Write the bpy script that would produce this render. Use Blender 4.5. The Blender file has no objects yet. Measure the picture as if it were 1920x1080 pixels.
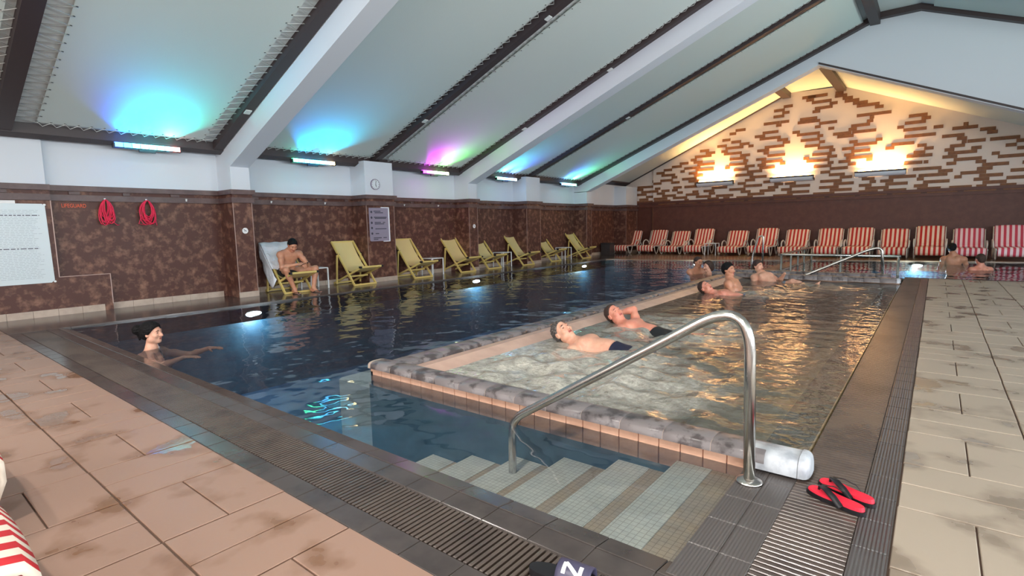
import bpy, math, random
import numpy as np
from mathutils import Vector, Matrix

# ------------------------------------------------------------------ camera
scene = bpy.context.scene
CAM_POS = Vector((0.0, 0.0, 1.25))
VY, VX = (1757.0, 407.0), (-300.0, 450.0)          # vanishing points of the hall's long and cross axes
FPX = math.sqrt(-((VY[0]-960)*(VX[0]-960)+(VY[1]-540)*(VX[1]-540)))
_Y = Vector((VY[0]-960, -(VY[1]-540), -FPX)).normalized()
_X = -Vector((VX[0]-960, -(VX[1]-540), -FPX)).normalized()
_Z = _X.cross(_Y)
camd = bpy.data.cameras.new('camera'); cam = bpy.data.objects.new('camera', camd)
scene.collection.objects.link(cam)
camd.sensor_width = 36.0; camd.lens = FPX/1920*36.0; camd.clip_start = 0.02; camd.clip_end = 200
_R = Matrix((_X, _Y, _Z)).to_4x4()
cam.matrix_world = Matrix.Translation(CAM_POS) @ _R
scene.camera = cam

# ------------------------------------------------------------------ view, world, large lights
vs = scene.view_settings
vs.view_transform = 'Standard'; vs.look = 'None'; vs.gamma = 1.0; vs.use_curve_mapping = False
vs.exposure = 0.32
scene.cycles.sample_clamp_indirect = 12.0
scene.cycles.max_bounces = 8
scene.cycles.caustics_reflective = False
world = bpy.data.worlds.new('world'); scene.world = world; world.use_nodes = True
world.node_tree.nodes['Background'].inputs[0].default_value = (0.75, 0.85, 1.0, 1)
world.node_tree.nodes['Background'].inputs[1].default_value = 1.0

def area(name, loc, target, sx, sy, power, col, spread=180):
    l = bpy.data.lights.new(name, 'AREA'); l.shape = 'RECTANGLE'; l.size = sx; l.size_y = sy
    l.energy = power; l.color = col; l.spread = math.radians(spread)
    o = bpy.data.objects.new(name, l); scene.collection.objects.link(o)
    o.location = loc
    d = Vector(target)-Vector(loc)
    o.rotation_euler = d.to_track_quat('-Z', 'Y').to_euler()
    return o
# added area lamps standing in for daylight at the unseen side and back windows
for i, wy in enumerate((-2.5, 3.0, 8.5)):
    area('window_light', (8.45, wy, 1.75), (-4, wy, 2.2), 4.0, 1.7, 330, (0.86, 0.94, 1.0))
for i, wx in enumerate((-7.0, -2.0, 3.5)):
    area('window_light', (wx, -5.8, 2.85), (wx, 4, 2.2), 3.6, 3.7, 170, (1.0, 0.93, 0.86))

# ------------------------------------------------------------------ materials
def lin(r, g, b):
    f = lambda c: ((c/255.0+0.055)/1.055)**2.4 if c/255.0 > 0.04045 else c/255.0/12.92
    return (f(r), f(g), f(b), 1)
MAT = {}
def mat(name, col, rough=0.5, metal=0.0, var=None, bump=None, emit=None, spec=0.5, sub=0.0, obj=False, coat=0.0):
    m = bpy.data.materials.new(name); m.use_nodes = True
    nt = m.node_tree; b = nt.nodes['Principled BSDF']
    b.inputs['Base Color'].default_value = col
    b.inputs['Roughness'].default_value = rough
    b.inputs['Metallic'].default_value = metal
    b.inputs['Specular IOR Level'].default_value = spec
    b.inputs['Coat Weight'].default_value = coat
    if sub:
        b.inputs['Subsurface Weight'].default_value = sub
        b.inputs['Subsurface Radius'].default_value = (0.02, 0.008, 0.004)
    if var or bump:
        if obj:
            tc = nt.nodes.new('ShaderNodeTexCoord'); pos = tc.outputs['Object']
        else:
            g = nt.nodes.new('ShaderNodeNewGeometry'); pos = g.outputs['Position']
    if var:      # (scale, second colour, low, high, detail[, stretch])
        n = nt.nodes.new('ShaderNodeTexNoise'); n.inputs['Scale'].default_value = var[0]
        n.inputs['Detail'].default_value = var[4] if len(var) > 4 else 5
        n.inputs['Roughness'].default_value = 0.6
        if len(var) > 5:
            mp = nt.nodes.new('ShaderNodeMapping'); mp.inputs['Scale'].default_value = var[5]
            nt.links.new(pos, mp.inputs[0]); nt.links.new(mp.outputs[0], n.inputs['Vector'])
        else:
            nt.links.new(pos, n.inputs['Vector'])
        r = nt.nodes.new('ShaderNodeMapRange'); r.inputs[1].default_value = var[2]; r.inputs[2].default_value = var[3]
        nt.links.new(n.outputs['Fac'], r.inputs[0])
        mx = nt.nodes.new('ShaderNodeMix'); mx.data_type = 'RGBA'
        mx.inputs[6].default_value = col; mx.inputs[7].default_value = var[1]
        nt.links.new(r.outputs[0], mx.inputs[0]); nt.links.new(mx.outputs[2], b.inputs['Base Color'])
    if bump:     # (scale, strength, distance)
        n = nt.nodes.new('ShaderNodeTexNoise'); n.inputs['Scale'].default_value = bump[0]; n.inputs['Detail'].default_value = 4
        nt.links.new(pos, n.inputs['Vector'])
        bp = nt.nodes.new('ShaderNodeBump'); bp.inputs['Strength'].default_value = bump[1]; bp.inputs['Distance'].default_value = bump[2]
        nt.links.new(n.outputs['Fac'], bp.inputs['Height']); nt.links.new(bp.outputs[0], b.inputs['Normal'])
    if emit:
        b.inputs['Emission Color'].default_value = emit[0]; b.inputs['Emission Strength'].default_value = emit[1]
    MAT[name] = m
    return m

mat('white_paint', lin(216, 220, 227), 0.6)
mat('fabric', lin(203, 211, 206), 0.7, bump=(40, 0.1, 0.01))
mat('liner', lin(214, 216, 214), 0.8)
mat('dark_frame', lin(62, 50, 50), 0.5)
mat('grommet', lin(60, 58, 58), 0.4, 0.6)
mat('cord_white', lin(235, 235, 230), 0.6)
mat('stone_brown', lin(86, 53, 45), 0.45, spec=0.3, var=(7.0, lin(164, 120, 98), 0.48, 0.80, 10), bump=(18, 0.25, 0.01))
mat('stone_plain', lin(84, 42, 30), 0.5, var=(5.0, lin(98, 54, 40), 0.4, 0.7, 6))
mat('cornice', lin(88, 66, 64), 0.45, var=(4.0, lin(112, 88, 84), 0.4, 0.7, 6))
mat('edge_metal', lin(170, 140, 130), 0.4, 0.3)
mat('skirting', lin(196, 176, 160), 0.5, var=(6, lin(176, 155, 140), 0.4, 0.7))
mat('brick_brown', lin(134, 86, 50), 0.6, var=(9, lin(112, 68, 42), 0.4, 0.7))
mat('gable_white', lin(226, 208, 196), 0.7)
mat('grout', lin(92, 72, 60), 0.8)
mat('grout_dark', lin(96, 88, 84), 0.8)
mat('black', lin(16, 16, 18), 0.5)
mat('dark_void', lin(18, 16, 15), 0.8)
mat('chair_wood', lin(222, 194, 116), 0.5)
mat('chair_sling', lin(222, 196, 136), 0.85, bump=(120, 0.15, 0.004), obj=True)
mat('white_metal', lin(235, 235, 235), 0.35)
mat('lounger_frame', lin(222, 212, 200), 0.4)
mat('steel', lin(200, 196, 190), 0.22, 1.0)
mat('towel', lin(226, 228, 234), 0.95, bump=(9, 0.6, 0.05))
mat('red_rope', lin(226, 40, 78), 0.6)
mat('orange_paint', lin(240, 96, 48), 0.5)
mat('print_grey', lin(172, 182, 188), 0.7)
mat('print_dark', lin(70, 66, 80), 0.7)
mat('board_white', lin(206, 216, 220), 0.3)
mat('poster_grey', lin(146, 134, 150), 0.12)
mat('clear_edge', lin(240, 240, 245), 0.1)
mat('clock_face', lin(222, 226, 230), 0.3)
mat('flip_red', lin(240, 40, 66), 0.55, bump=(260, 0.4, 0.004), obj=True)
mat('rubber_black', lin(26, 24, 28), 0.45)
mat('strap_grey', lin(72, 68, 92), 0.4)
mat('sandal_tan', lin(206, 150, 128), 0.5)
mat('mark_white', lin(240, 240, 240), 0.5)
mat('skin', lin(224, 172, 146), 0.42, var=(14, lin(212, 152, 128), 0.35, 0.75, 3), spec=0.4, sub=0.12, obj=True)
mat('skin_red', lin(222, 152, 128), 0.42, var=(12, lin(210, 128, 108), 0.35, 0.75, 3), sub=0.12, obj=True)
mat('skin_tan', lin(206, 148, 118), 0.42, var=(12, lin(190, 128, 100), 0.35, 0.75, 3), sub=0.12, obj=True)
mat('hair_black', lin(14, 11, 12), 0.6, spec=0.25, bump=(160, 0.7, 0.01), obj=True)
mat('hair_grey', lin(110, 102, 98), 0.7, var=(60, lin(48, 42, 42), 0.4, 0.6), bump=(160, 0.7, 0.01), obj=True)
mat('hair_brown', lin(62, 42, 34), 0.6, bump=(160, 0.7, 0.01), obj=True)
mat('lip', lin(166, 84, 78), 0.5)
mat('eye_dark', lin(84, 58, 50), 0.4)
mat('cloth_navy', lin(22, 26, 52), 0.6)
mat('cloth_black', lin(20, 20, 24), 0.6)
mat('cloth_blue', lin(70, 96, 150), 0.6)
mat('cloth_grey', lin(120, 130, 144), 0.6)
mat('phone', lin(30, 26, 30), 0.15)
mat('coping_grey', lin(124, 116, 116), 0.3, var=(9, lin(78, 70, 70), 0.50, 0.60, 7), bump=(30, 0.2, 0.005))
mat('coping_end', lin(196, 200, 206), 0.4, var=(9, lin(160, 164, 172), 0.45, 0.65))
mat('terracotta', lin(224, 178, 152), 0.4, var=(8, lin(208, 160, 134), 0.4, 0.7))
mat('pink_ledge', lin(206, 172, 154), 0.4, var=(5, lin(190, 154, 138), 0.4, 0.7))
mat('dark_tile', lin(78, 70, 67), 0.2, var=(3.0, lin(62, 55, 53), 0.45, 0.65, 4), bump=(10, 0.05, 0.01))
mat('grate_bar', lin(90, 78, 71), 0.26, var=(2.0, lin(74, 64, 60), 0.45, 0.6))
mat('wet_deck', lin(84, 74, 70), 0.16, var=(1.2, lin(104, 92, 86), 0.45, 0.65))
mat('far_deck', lin(150, 118, 92), 0.25, var=(1.5, lin(128, 98, 76), 0.4, 0.65))
mat('bin_grey', lin(60, 54, 54), 0.5)
mat('hose', lin(214, 132, 60), 0.5)
mat('pool_wall', lin(74, 108, 124), 0.4, var=(2.5, lin(58, 88, 106), 0.4, 0.6))
mat('shallow_floor', lin(150, 196, 196), 0.4)
mat('pool_floor', lin(46, 92, 126), 0.4, var=(0.8, lin(30, 64, 96), 0.4, 0.65))
mat('ledge_pale', lin(176, 186, 184), 0.5)
mat('spa_floor', lin(190, 160, 116), 0.5, var=(1.2, lin(160, 136, 100), 0.4, 0.65))
mat('led_housing', lin(40, 40, 46), 0.4)
mat('window_frame', lin(210, 210, 205), 0.4)

# mosaic steps: small square tiles with thin grout lines, in white and in tan
def mosaic(name, c1, c2, s):
    m = mat(name, c1, 0.35); nt = m.node_tree; b = nt.nodes['Principled BSDF']
    g = nt.nodes.new('ShaderNodeNewGeometry')
    br = nt.nodes.new('ShaderNodeTexBrick'); br.offset = 0.0
    br.inputs['Color1'].default_value = c1; br.inputs['Color2'].default_value = c1; br.inputs['Mortar'].default_value = c2
    br.inputs['Scale'].default_value = 1.0; br.inputs['Mortar Size'].default_value = s*0.05
    br.inputs['Brick Width'].default_value = s; br.inputs['Row Height'].default_value = s
    nt.links.new(g.outputs['Position'], br.inputs['Vector']); nt.links.new(br.outputs['Color'], b.inputs['Base Color'])
mosaic('mosaic_white', lin(238, 232, 216), lin(190, 178, 160), 0.03)
mosaic('mosaic_tan', lin(206, 178, 146), lin(160, 134, 106), 0.03)

# paving: beige stone with brown water stains, slicker where it is wet
def paving(name, c1, c2, seed):
    m = mat(name, c1, 0.4); nt = m.node_tree; b = nt.nodes['Principled BSDF']
    g = nt.nodes.new('ShaderNodeNewGeometry')
    mp = nt.nodes.new('ShaderNodeMapping'); mp.inputs['Location'].default_value = (seed, seed*2, 0)
    nt.links.new(g.outputs['Position'], mp.inputs[0])
    n = nt.nodes.new('ShaderNodeTexNoise'); n.inputs['Scale'].default_value = 2.6; n.inputs['Detail'].default_value = 4
    nt.links.new(mp.outputs[0], n.inputs['Vector'])
    r = nt.nodes.new('ShaderNodeMapRange'); r.inputs[1].default_value = 0.52; r.inputs[2].default_value = 0.64
    nt.links.new(n.outputs['Fac'], r.inputs[0])
    n2 = nt.nodes.new('ShaderNodeTexNoise'); n2.inputs['Scale'].default_value = 1.1; n2.inputs['Detail'].default_value = 3
    nt.links.new(mp.outputs[0], n2.inputs['Vector'])
    mx0 = nt.nodes.new('ShaderNodeMix'); mx0.data_type = 'RGBA'; mx0.inputs[6].default_value = c1
    mx0.inputs[7].default_value = tuple(c*0.86 for c in c1[:3])+(1,)
    nt.links.new(n2.outputs['Fac'], mx0.inputs[0])
    mx = nt.nodes.new('ShaderNodeMix'); mx.data_type = 'RGBA'; mx.inputs[7].default_value = c2
    nt.links.new(mx0.outputs[2], mx.inputs[6]); nt.links.new(r.outputs[0], mx.inputs[0])
    nt.links.new(mx.outputs[2], b.inputs['Base Color'])
    r2 = nt.nodes.new('ShaderNodeMapRange'); r2.inputs[1].default_value = 0.60; r2.inputs[2].default_value = 0.62
    r2.inputs[3].default_value = 0.42; r2.inputs[4].default_value = 0.06
    nt.links.new(n.outputs['Fac'], r2.inputs[0]); nt.links.new(r2.outputs[0], b.inputs['Roughness'])
    n3 = nt.nodes.new('ShaderNodeTexNoise'); n3.inputs['Scale'].default_value = 60; nt.links.new(g.outputs['Position'], n3.inputs['Vector'])
    bp = nt.nodes.new('ShaderNodeBump'); bp.inputs['Strength'].default_value = 0.08; bp.inputs['Distance'].default_value = 0.004
    nt.links.new(n3.outputs['Fac'], bp.inputs['Height']); nt.links.new(bp.outputs[0], b.inputs['Normal'])
paving('paving_warm', lin(160, 128, 111), lin(126, 92, 70), 3.0)
paving('paving_cool', lin(178, 163, 146), lin(142, 127, 112), 11.0)

# ridged anti-slip tile: fine grooves running along one axis
def ridged(name, axis, st=0.8):
    m = mat(name, lin(86, 80, 78), 0.28); nt = m.node_tree; b = nt.nodes['Principled BSDF']
    g = nt.nodes.new('ShaderNodeNewGeometry')
    w = nt.nodes.new('ShaderNodeTexWave'); w.wave_type = 'BANDS'; w.bands_direction = axis
    w.inputs['Scale'].default_value = 24.0
    nt.links.new(g.outputs['Position'], w.inputs['Vector'])
    bp = nt.nodes.new('ShaderNodeBump'); bp.inputs['Strength'].default_value = st; bp.inputs['Distance'].default_value = 0.006
    nt.links.new(w.outputs['Fac'], bp.inputs['Height']); nt.links.new(bp.outputs[0], b.inputs['Normal'])
ridged('ridged_tile', 'X')
ridged('ridged_fine', 'X', 0.22)

# red and white stripes that run along a lounger's length (print on cloth, in the object's own frame)
def striped(name, red, white, n, axis=0):
    m = mat(name, red, 0.85); nt = m.node_tree; b = nt.nodes['Principled BSDF']
    tc = nt.nodes.new('ShaderNodeTexCoord'); sp = nt.nodes.new('ShaderNodeSeparateXYZ')
    nt.links.new(tc.outputs['Object'], sp.inputs[0])
    mu = nt.nodes.new('ShaderNodeMath'); mu.operation = 'MULTIPLY'; mu.inputs[1].default_value = n
    nt.links.new(sp.outputs[axis], mu.inputs[0])
    ad = nt.nodes.new('ShaderNodeMath'); ad.operation = 'ADD'; ad.inputs[1].default_value = 50.25; nt.links.new(mu.outputs[0], ad.inputs[0])
    fr = nt.nodes.new('ShaderNodeMath'); fr.operation = 'FRACT'; nt.links.new(ad.outputs[0], fr.inputs[0])
    gt = nt.nodes.new('ShaderNodeMath'); gt.operation = 'GREATER_THAN'; gt.inputs[1].default_value = 0.5; nt.links.new(fr.outputs[0], gt.inputs[0])
    mx = nt.nodes.new('ShaderNodeMix'); mx.data_type = 'RGBA'; mx.inputs[6].default_value = red; mx.inputs[7].default_value = white
    nt.links.new(gt.outputs[0], mx.inputs[0]); nt.links.new(mx.outputs[2], b.inputs['Base Color'])
striped('stripes', lin(192, 44, 36), lin(244, 214, 190), 8.3)
striped('stripes_pink', lin(206, 70, 88), lin(246, 214, 214), 8.3)
striped('stripes_near', lin(200, 40, 48), lin(240, 226, 208), 10.5)

# water: mirror-like by angle, otherwise clear and tinted; small waves in the normal
def water(name, tint, wave_scale, wave_dist, stretch=(1, 1, 1), foam=None, base=0.0, ior=1.33, foam_col=lin(232, 230, 222)):
    m = bpy.data.materials.new(name); m.use_nodes = True; nt = m.node_tree
    nt.nodes.remove(nt.nodes['Principled BSDF']); out = nt.nodes['Material Output']
    g = nt.nodes.new('ShaderNodeNewGeometry')
    mp = nt.nodes.new('ShaderNodeMapping'); mp.inputs['Scale'].default_value = stretch
    nt.links.new(g.outputs['Position'], mp.inputs[0])
    n = nt.nodes.new('ShaderNodeTexNoise'); n.inputs['Scale'].default_value = wave_scale; n.inputs['Detail'].default_value = 2.5
    nt.links.new(mp.outputs[0], n.inputs['Vector'])
    bp = nt.nodes.new('ShaderNodeBump'); bp.inputs['Strength'].default_value = 1.0; bp.inputs['Distance'].default_value = wave_dist
    nt.links.new(n.outputs['Fac'], bp.inputs['Height'])
    gl = nt.nodes.new('ShaderNodeBsdfGlossy'); gl.inputs['Roughness'].default_value = 0.03
    nt.links.new(bp.outputs[0], gl.inputs['Normal'])
    tr = nt.nodes.new('ShaderNodeBsdfTransparent'); tr.inputs[0].default_value = tint
    fr = nt.nodes.new('ShaderNodeFresnel'); fr.inputs['IOR'].default_value = ior; nt.links.new(bp.outputs[0], fr.inputs['Normal'])
    mx = nt.nodes.new('ShaderNodeMixShader')
    nt.links.new(fr.outputs[0], mx.inputs[0]); nt.links.new(tr.outputs[0], mx.inputs[1]); nt.links.new(gl.outputs[0], mx.inputs[2])
    last = mx
    if foam is not None:     # air bubbles from the jets: milky patches round given places (x, y, radius, amount)
        bv = nt.nodes.new('ShaderNodeValue'); bv.outputs[0].default_value = base; acc = bv.outputs[0]
        for (fx, fy, fr_, amt) in foam:
            d = nt.nodes.new('ShaderNodeVectorMath'); d.operation = 'DISTANCE'; d.inputs[1].default_value = (fx, fy, 0)
            nt.links.new(g.outputs['Position'], d.inputs[0])
            r = nt.nodes.new('ShaderNodeMapRange'); r.interpolation_type = 'SMOOTHSTEP'
            r.inputs[1].default_value = fr_; r.inputs[2].default_value = fr_*0.35; r.inputs[3].default_value = 0; r.inputs[4].default_value = amt
            nt.links.new(d.outputs['Value'], r.inputs[0])
            if acc is None: acc = r.outputs[0]
            else:
                a = nt.nodes.new('ShaderNodeMath'); a.operation = 'MAXIMUM'; nt.links.new(acc, a.inputs[0]); nt.links.new(r.outputs[0], a.inputs[1]); acc = a.outputs[0]
        nb = nt.nodes.new('ShaderNodeTexNoise'); nb.inputs['Scale'].default_value = 11; nb.inputs['Detail'].default_value = 9; nb.inputs['Roughness'].default_value = 0.8
        nt.links.new(g.outputs['Position'], nb.inputs['Vector'])
        rb = nt.nodes.new('ShaderNodeMapRange'); rb.inputs[1].default_value = 0.32; rb.inputs[2].default_value = 0.68; rb.inputs[3].default_value = 0.25; rb.inputs[4].default_value = 1.0
        nt.links.new(nb.outputs['Fac'], rb.inputs[0])
        mu = nt.nodes.new('ShaderNodeMath'); mu.operation = 'MULTIPLY'; nt.links.new(acc, mu.inputs[0]); nt.links.new(rb.outputs[0], mu.inputs[1])
        df = nt.nodes.new('ShaderNodeBsdfDiffuse'); df.inputs[0].default_value = foam_col
        nb2 = nt.nodes.new('ShaderNodeTexNoise'); nb2.inputs['Scale'].default_value = 30; nb2.inputs['Detail'].default_value = 5; nt.links.new(g.outputs['Position'], nb2.inputs['Vector'])
        bp2 = nt.nodes.new('ShaderNodeBump'); bp2.inputs['Strength'].default_value = 1.0; bp2.inputs['Distance'].default_value = 0.022 if foam else 0.0
        nt.links.new(nb2.outputs['Fac'], bp2.inputs['Height']); nt.links.new(bp2.outputs[0], df.inputs['Normal'])
        m2 = nt.nodes.new('ShaderNodeMixShader'); nt.links.new(mu.outputs[0], m2.inputs[0]); nt.links.new(tr.outputs[0], m2.inputs[1]); nt.links.new(df.outputs[0], m2.inputs[2])
        nt.links.new(m2.outputs[0], mx.inputs[1])
    nt.links.new(last.outputs[0], out.inputs['Surface'])
    MAT[name] = m
water('pool_water', (0.92, 0.96, 0.97, 1), 1.6, 0.03, (1.0, 1.0, 1.0), foam=[], base=0.28, foam_col=lin(78, 108, 134))
water('spa_water', (0.90, 0.90, 0.82, 1), 6.5, 0.010, (1, 1, 1),
      foam=[(-2.7, 3.9, 1.8, 0.95), (-1.9, 3.7, 1.2, 0.7), (-2.4, 6.0, 1.5, 0.7), (-2.4, 9.9, 1.3, 0.55), (-1.6, 11.2, 1.0, 0.4)], base=0.20, ior=1.55, foam_col=lin(232, 226, 212))

# ------------------------------------------------------------------ geometry helpers
COL = scene.collection
class MB:
    """collects shapes; build() links them as one mesh object"""
    def __init__(s): s.v = []; s.f = []; s.m = []; s.sm = []
    def add(s, vs_, fs, mi=0, smooth=False):
        o = len(s.v); s.v.extend([tuple(v) for v in vs_])
        for f in fs: s.f.append(tuple(i+o for i in f)); s.m.append(mi); s.sm.append(smooth)
        return s
    def box(s, x0, x1, y0, y1, z0, z1, mi=0):
        vs_ = [(x0,y0,z0),(x1,y0,z0),(x1,y1,z0),(x0,y1,z0),(x0,y0,z1),(x1,y0,z1),(x1,y1,z1),(x0,y1,z1)]
        return s.add(vs_, [(3,2,1,0),(4,5,6,7),(0,1,5,4),(1,2,6,5),(2,3,7,6),(3,0,4,7)], mi)
    def bevbox(s, x0, x1, y0, y1, z0, z1, b, mi=0):
        """box with chamfered top edges"""
        vs_ = [(x0,y0,z0),(x1,y0,z0),(x1,y1,z0),(x0,y1,z0),(x0,y0,z1-b),(x1,y0,z1-b),(x1,y1,z1-b),(x0,y1,z1-b),
               (x0+b,y0+b,z1),(x1-b,y0+b,z1),(x1-b,y1-b,z1),(x0+b,y1-b,z1)]
        return s.add(vs_, [(0,1,5,4),(1,2,6,5),(2,3,7,6),(3,0,4,7),(4,5,9,8),(5,6,10,9),(6,7,11,10),(7,4,8,11),(8,9,10,11)], mi)
    def sbox(s, F, x0, x1, y0, y1, o0, o1, mi=0):
        vs_ = [(x0,y0,F(x0)+o0),(x1,y0,F(x1)+o0),(x1,y1,F(x1)+o0),(x0,y1,F(x0)+o0),(x0,y0,F(x0)+o1),(x1,y0,F(x1)+o1),(x1,y1,F(x1)+o1),(x0,y1,F(x0)+o1)]
        return s.add(vs_, [(3,2,1,0),(4,5,6,7),(0,1,5,4),(1,2,6,5),(2,3,7,6),(3,0,4,7)], mi)
    def prism(s, poly, axis, a, b, mi=0):
        """extrude a polygon: axis 'y' -> poly in (x,z); 'x' -> (y,z); 'z' -> (x,y)"""
        def P(p, t): return {'y': (p[0], t, p[1]), 'x': (t, p[0], p[1]), 'z': (p[0], p[1], t)}[axis]
        n = len(poly); vs_ = [P(p, a) for p in poly]+[P(p, b) for p in poly]
        fs = [tuple(range(n-1, -1, -1)), tuple(range(n, 2*n))]+[(i, (i+1) % n, n+(i+1) % n, n+i) for i in range(n)]
        return s.add(vs_, fs, mi)
    def tube(s, pts, r, seg=8, mi=0, closed=False, radii=None, smooth=True):
        pts = [Vector(p) for p in pts]; n = len(pts); rings = []
        up = None
        for i in range(n):
            if closed: t = pts[(i+1) % n]-pts[i-1]
            else: t = pts[min(i+1, n-1)]-pts[max(i-1, 0)]
            t.normalize()
            if up is None:
                up = Vector((0, 0, 1)) if abs(t.z) < 0.9 else Vector((1, 0, 0))
            a = t.cross(up)
            if a.length < 1e-5: a = t.orthogonal()
            a.normalize(); b2 = a.cross(t).normalized(); up = b2
            rr = radii[i] if radii else r
            rings.append([pts[i]+a*math.cos(2*math.pi*k/seg)*rr+b2*math.sin(2*math.pi*k/seg)*rr for k in range(seg)])
        vs_ = [v for rg in rings for v in rg]; fs = []
        for i in range(n if closed else n-1):
            j = (i+1) % n
            for k in range(seg):
                k2 = (k+1) % seg
                fs.append((i*seg+k, i*seg+k2, j*seg+k2, j*seg+k))
        if not closed:
            fs.append(tuple(range(seg-1, -1, -1))); fs.append(tuple((n-1)*seg+k for k in range(seg)))
        # orient outward
        return s.add(vs_, [tuple(reversed(f)) for f in fs], mi, smooth)
    def cyl(s, c, r, h, axis='z', seg=20, mi=0, r2=None):
        c = Vector(c); d = {'x': Vector((1,0,0)), 'y': Vector((0,1,0)), 'z': Vector((0,0,1))}[axis]
        return s.tube([c, c+d*h], r, seg, mi, radii=[r, r2 if r2 is not None else r], smooth=False)
    def bar(s, a, b, w, h, mi=0):
        """rectangular bar from a to b, w across (horizontal), h the other way"""
        a = Vector(a); b = Vector(b); t = (b-a).normalized()
        u = t.cross(Vector((0,0,1)))
        if u.length < 1e-4: u = Vector((1,0,0))
        u.normalize(); v = u.cross(t).normalized()
        vs_ = []
        for p in (a, b):
            for (i, j) in ((-1,-1),(1,-1),(1,1),(-1,1)): vs_.append(p+u*i*w/2+v*j*h/2)
        return s.add(vs_, [(0,1,2,3),(7,6,5,4),(0,4,5,1),(1,5,6,2),(2,6,7,3),(3,7,4,0)], mi)
    def mesh(s, name, mats):
        me = bpy.data.meshes.new(name); me.from_pydata(s.v, [], s.f)
        if isinstance(mats, str): mats = [mats]
        for m in mats: me.materials.append(MAT[m])
        me.polygons.foreach_set('material_index', s.m); me.polygons.foreach_set('use_smooth', s.sm)
        me.update()
        return me
    def build(s, name, mats, parent=None, loc=None, rot=None):
        return link(name, s.mesh(name, mats), parent, loc, rot)
def link(name, me, parent=None, loc=None, rot=None):
    o = bpy.data.objects.new(name, me); COL.objects.link(o)
    if parent is not None: o.parent = parent
    if loc is not None: o.location = loc
    if rot is not None: o.rotation_euler = rot
    return o
def tag(o, label=None, cat=None, group=None, kind=None):
    if label: o['label'] = label
    if cat: o['category'] = cat
    if group: o['group'] = group
    if kind: o['kind'] = kind
    return o
def thing(name, label, cat, loc=(0,0,0), rz=0.0, group=None):
    return tag(link(name, None, None, loc, (0,0,rz)), label, cat, group)
def struct(name, mb, mats): return tag(mb.build(name, mats), kind='structure')
def copy_tree(o, parent=None):
    c = o.copy(); COL.objects.link(c); c.parent = parent
    for ch in list(o.children): copy_tree(ch, c)
    return c
def arc(c, r, a0, a1, n, plane='xz'):
    out = []
    for i in range(n+1):
        a = math.radians(a0+(a1-a0)*i/n)
        u, v = math.cos(a)*r, math.sin(a)*r
        out.append({'xz': (c[0]+u, c[1], c[2]+v), 'yz': (c[0], c[1]+u, c[2]+v), 'xy': (c[0]+u, c[1]+v, c[2])}[plane])
    return out
random.seed(7)
# ================================================================== THE SETTING
WX = -10.85            # face of the left wall's recessed panels
PX = -10.30            # face of its pillars
PIL = [(4.62, 4.97), (7.60, 8.40), (11.05, 11.40), (13.75, 14.50), (17.50, 17.85), (20.75, 21.8)]
YG = 21.8              # face of the gable wall
POOL_X, POOL_Y = -9.25, 1.82
WZ = -0.02             # water level of the pool

# ---- beige paving in basket weave on the near and right-hand decks
def tile_mesh(w, l, name, m):
    return MB().bevbox(-w/2, w/2, -l/2, l/2, -0.03, 0.0, 0.003).mesh(name, m)
def basket(parent, m, blocks, near_key, limit):
    """blocks: list of (x0, y0, size, kind); kind 0 = two tiles side by side along x, 1 = two along y"""
    tm = tile_mesh(0.2555, 0.5135, 'paving_tile', m)
    tiles = []
    for (x0, y0, s, k) in blocks:
        if k == 0: tiles += [(x0+s*0.25, y0+s*0.5, 0), (x0+s*0.75, y0+s*0.5, 0)]
        else: tiles += [(x0+s*0.5, y0+s*0.25, 1), (x0+s*0.5, y0+s*0.75, 1)]
    tiles.sort(key=near_key)
    for (x, y, k) in tiles[:limit]:
        link('paving_tile', tm, parent, (x, y, random.uniform(-0.0015, 0.0)), (0, 0, math.pi/2*k))
    rest = MB()
    for (x, y, k) in tiles[limit:]:
        w, l = (0.2555, 0.5135) if k == 0 else (0.5135, 0.2555)
        rest.bevbox(x-w/2, x+w/2, y-l/2, y+l/2, -0.03, 0.0, 0.006)
    if rest.v: tag(rest.build('paving_tiles', m, parent), kind='stuff')
S = 0.525
floor = struct('floor', MB().box(-10.85, 8.6, -6, 1.21, -0.3, -0.011), 'grout')
blocks = []
for j in range(5):
    y0 = 1.215-S*(j+1)
    for i in range(22):
        x0 = -10.8+i*S
        blocks.append((x0, y0, S, (i+j) % 2))
basket(floor, 'paving_warm', blocks, lambda t: math.hypot(t[0]*0.6, t[1]), 170)
floor_r = struct('floor_right', MB().box(-0.07, 8.6, 1.21, 14.0, -0.3, -0.011), 'grout')
blocks = []
for j in range(24):
    for i in range(7):
        blocks.append((-0.068+i*S, 1.55+j*S-0.3675, S, (i+j) % 2))
blocks = [b for b in blocks if b[1] > 1.215 and b[1]+S < 14.0]
basket(floor_r, 'paving_cool', blocks, lambda t: t[1]+abs(t[0])*0.7, 240)
# ---- dark wet strip along the left wall and the deck below the gable
POOLFAR = [(-9.25, 17.0), (-6.2, 17.55), (-2.9, 18.95), (2.2, 19.8), (8.6, 20.2)]
struct('floor_left', MB().box(-11.2, -9.25, 1.21, 23, -0.3, 0.0), 'wet_deck')
lip = MB().bevbox(-9.30, -9.22, 1.85, 17.0, -0.06, 0.003, 0.002)
struct('trim_1', lip, 'wet_deck')
ff = MB()
ff.prism(POOLFAR+[(8.6, 23), (-9.25, 23)], 'z', -0.3, 0.0)
struct('floor_far', ff, 'far_deck')

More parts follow.
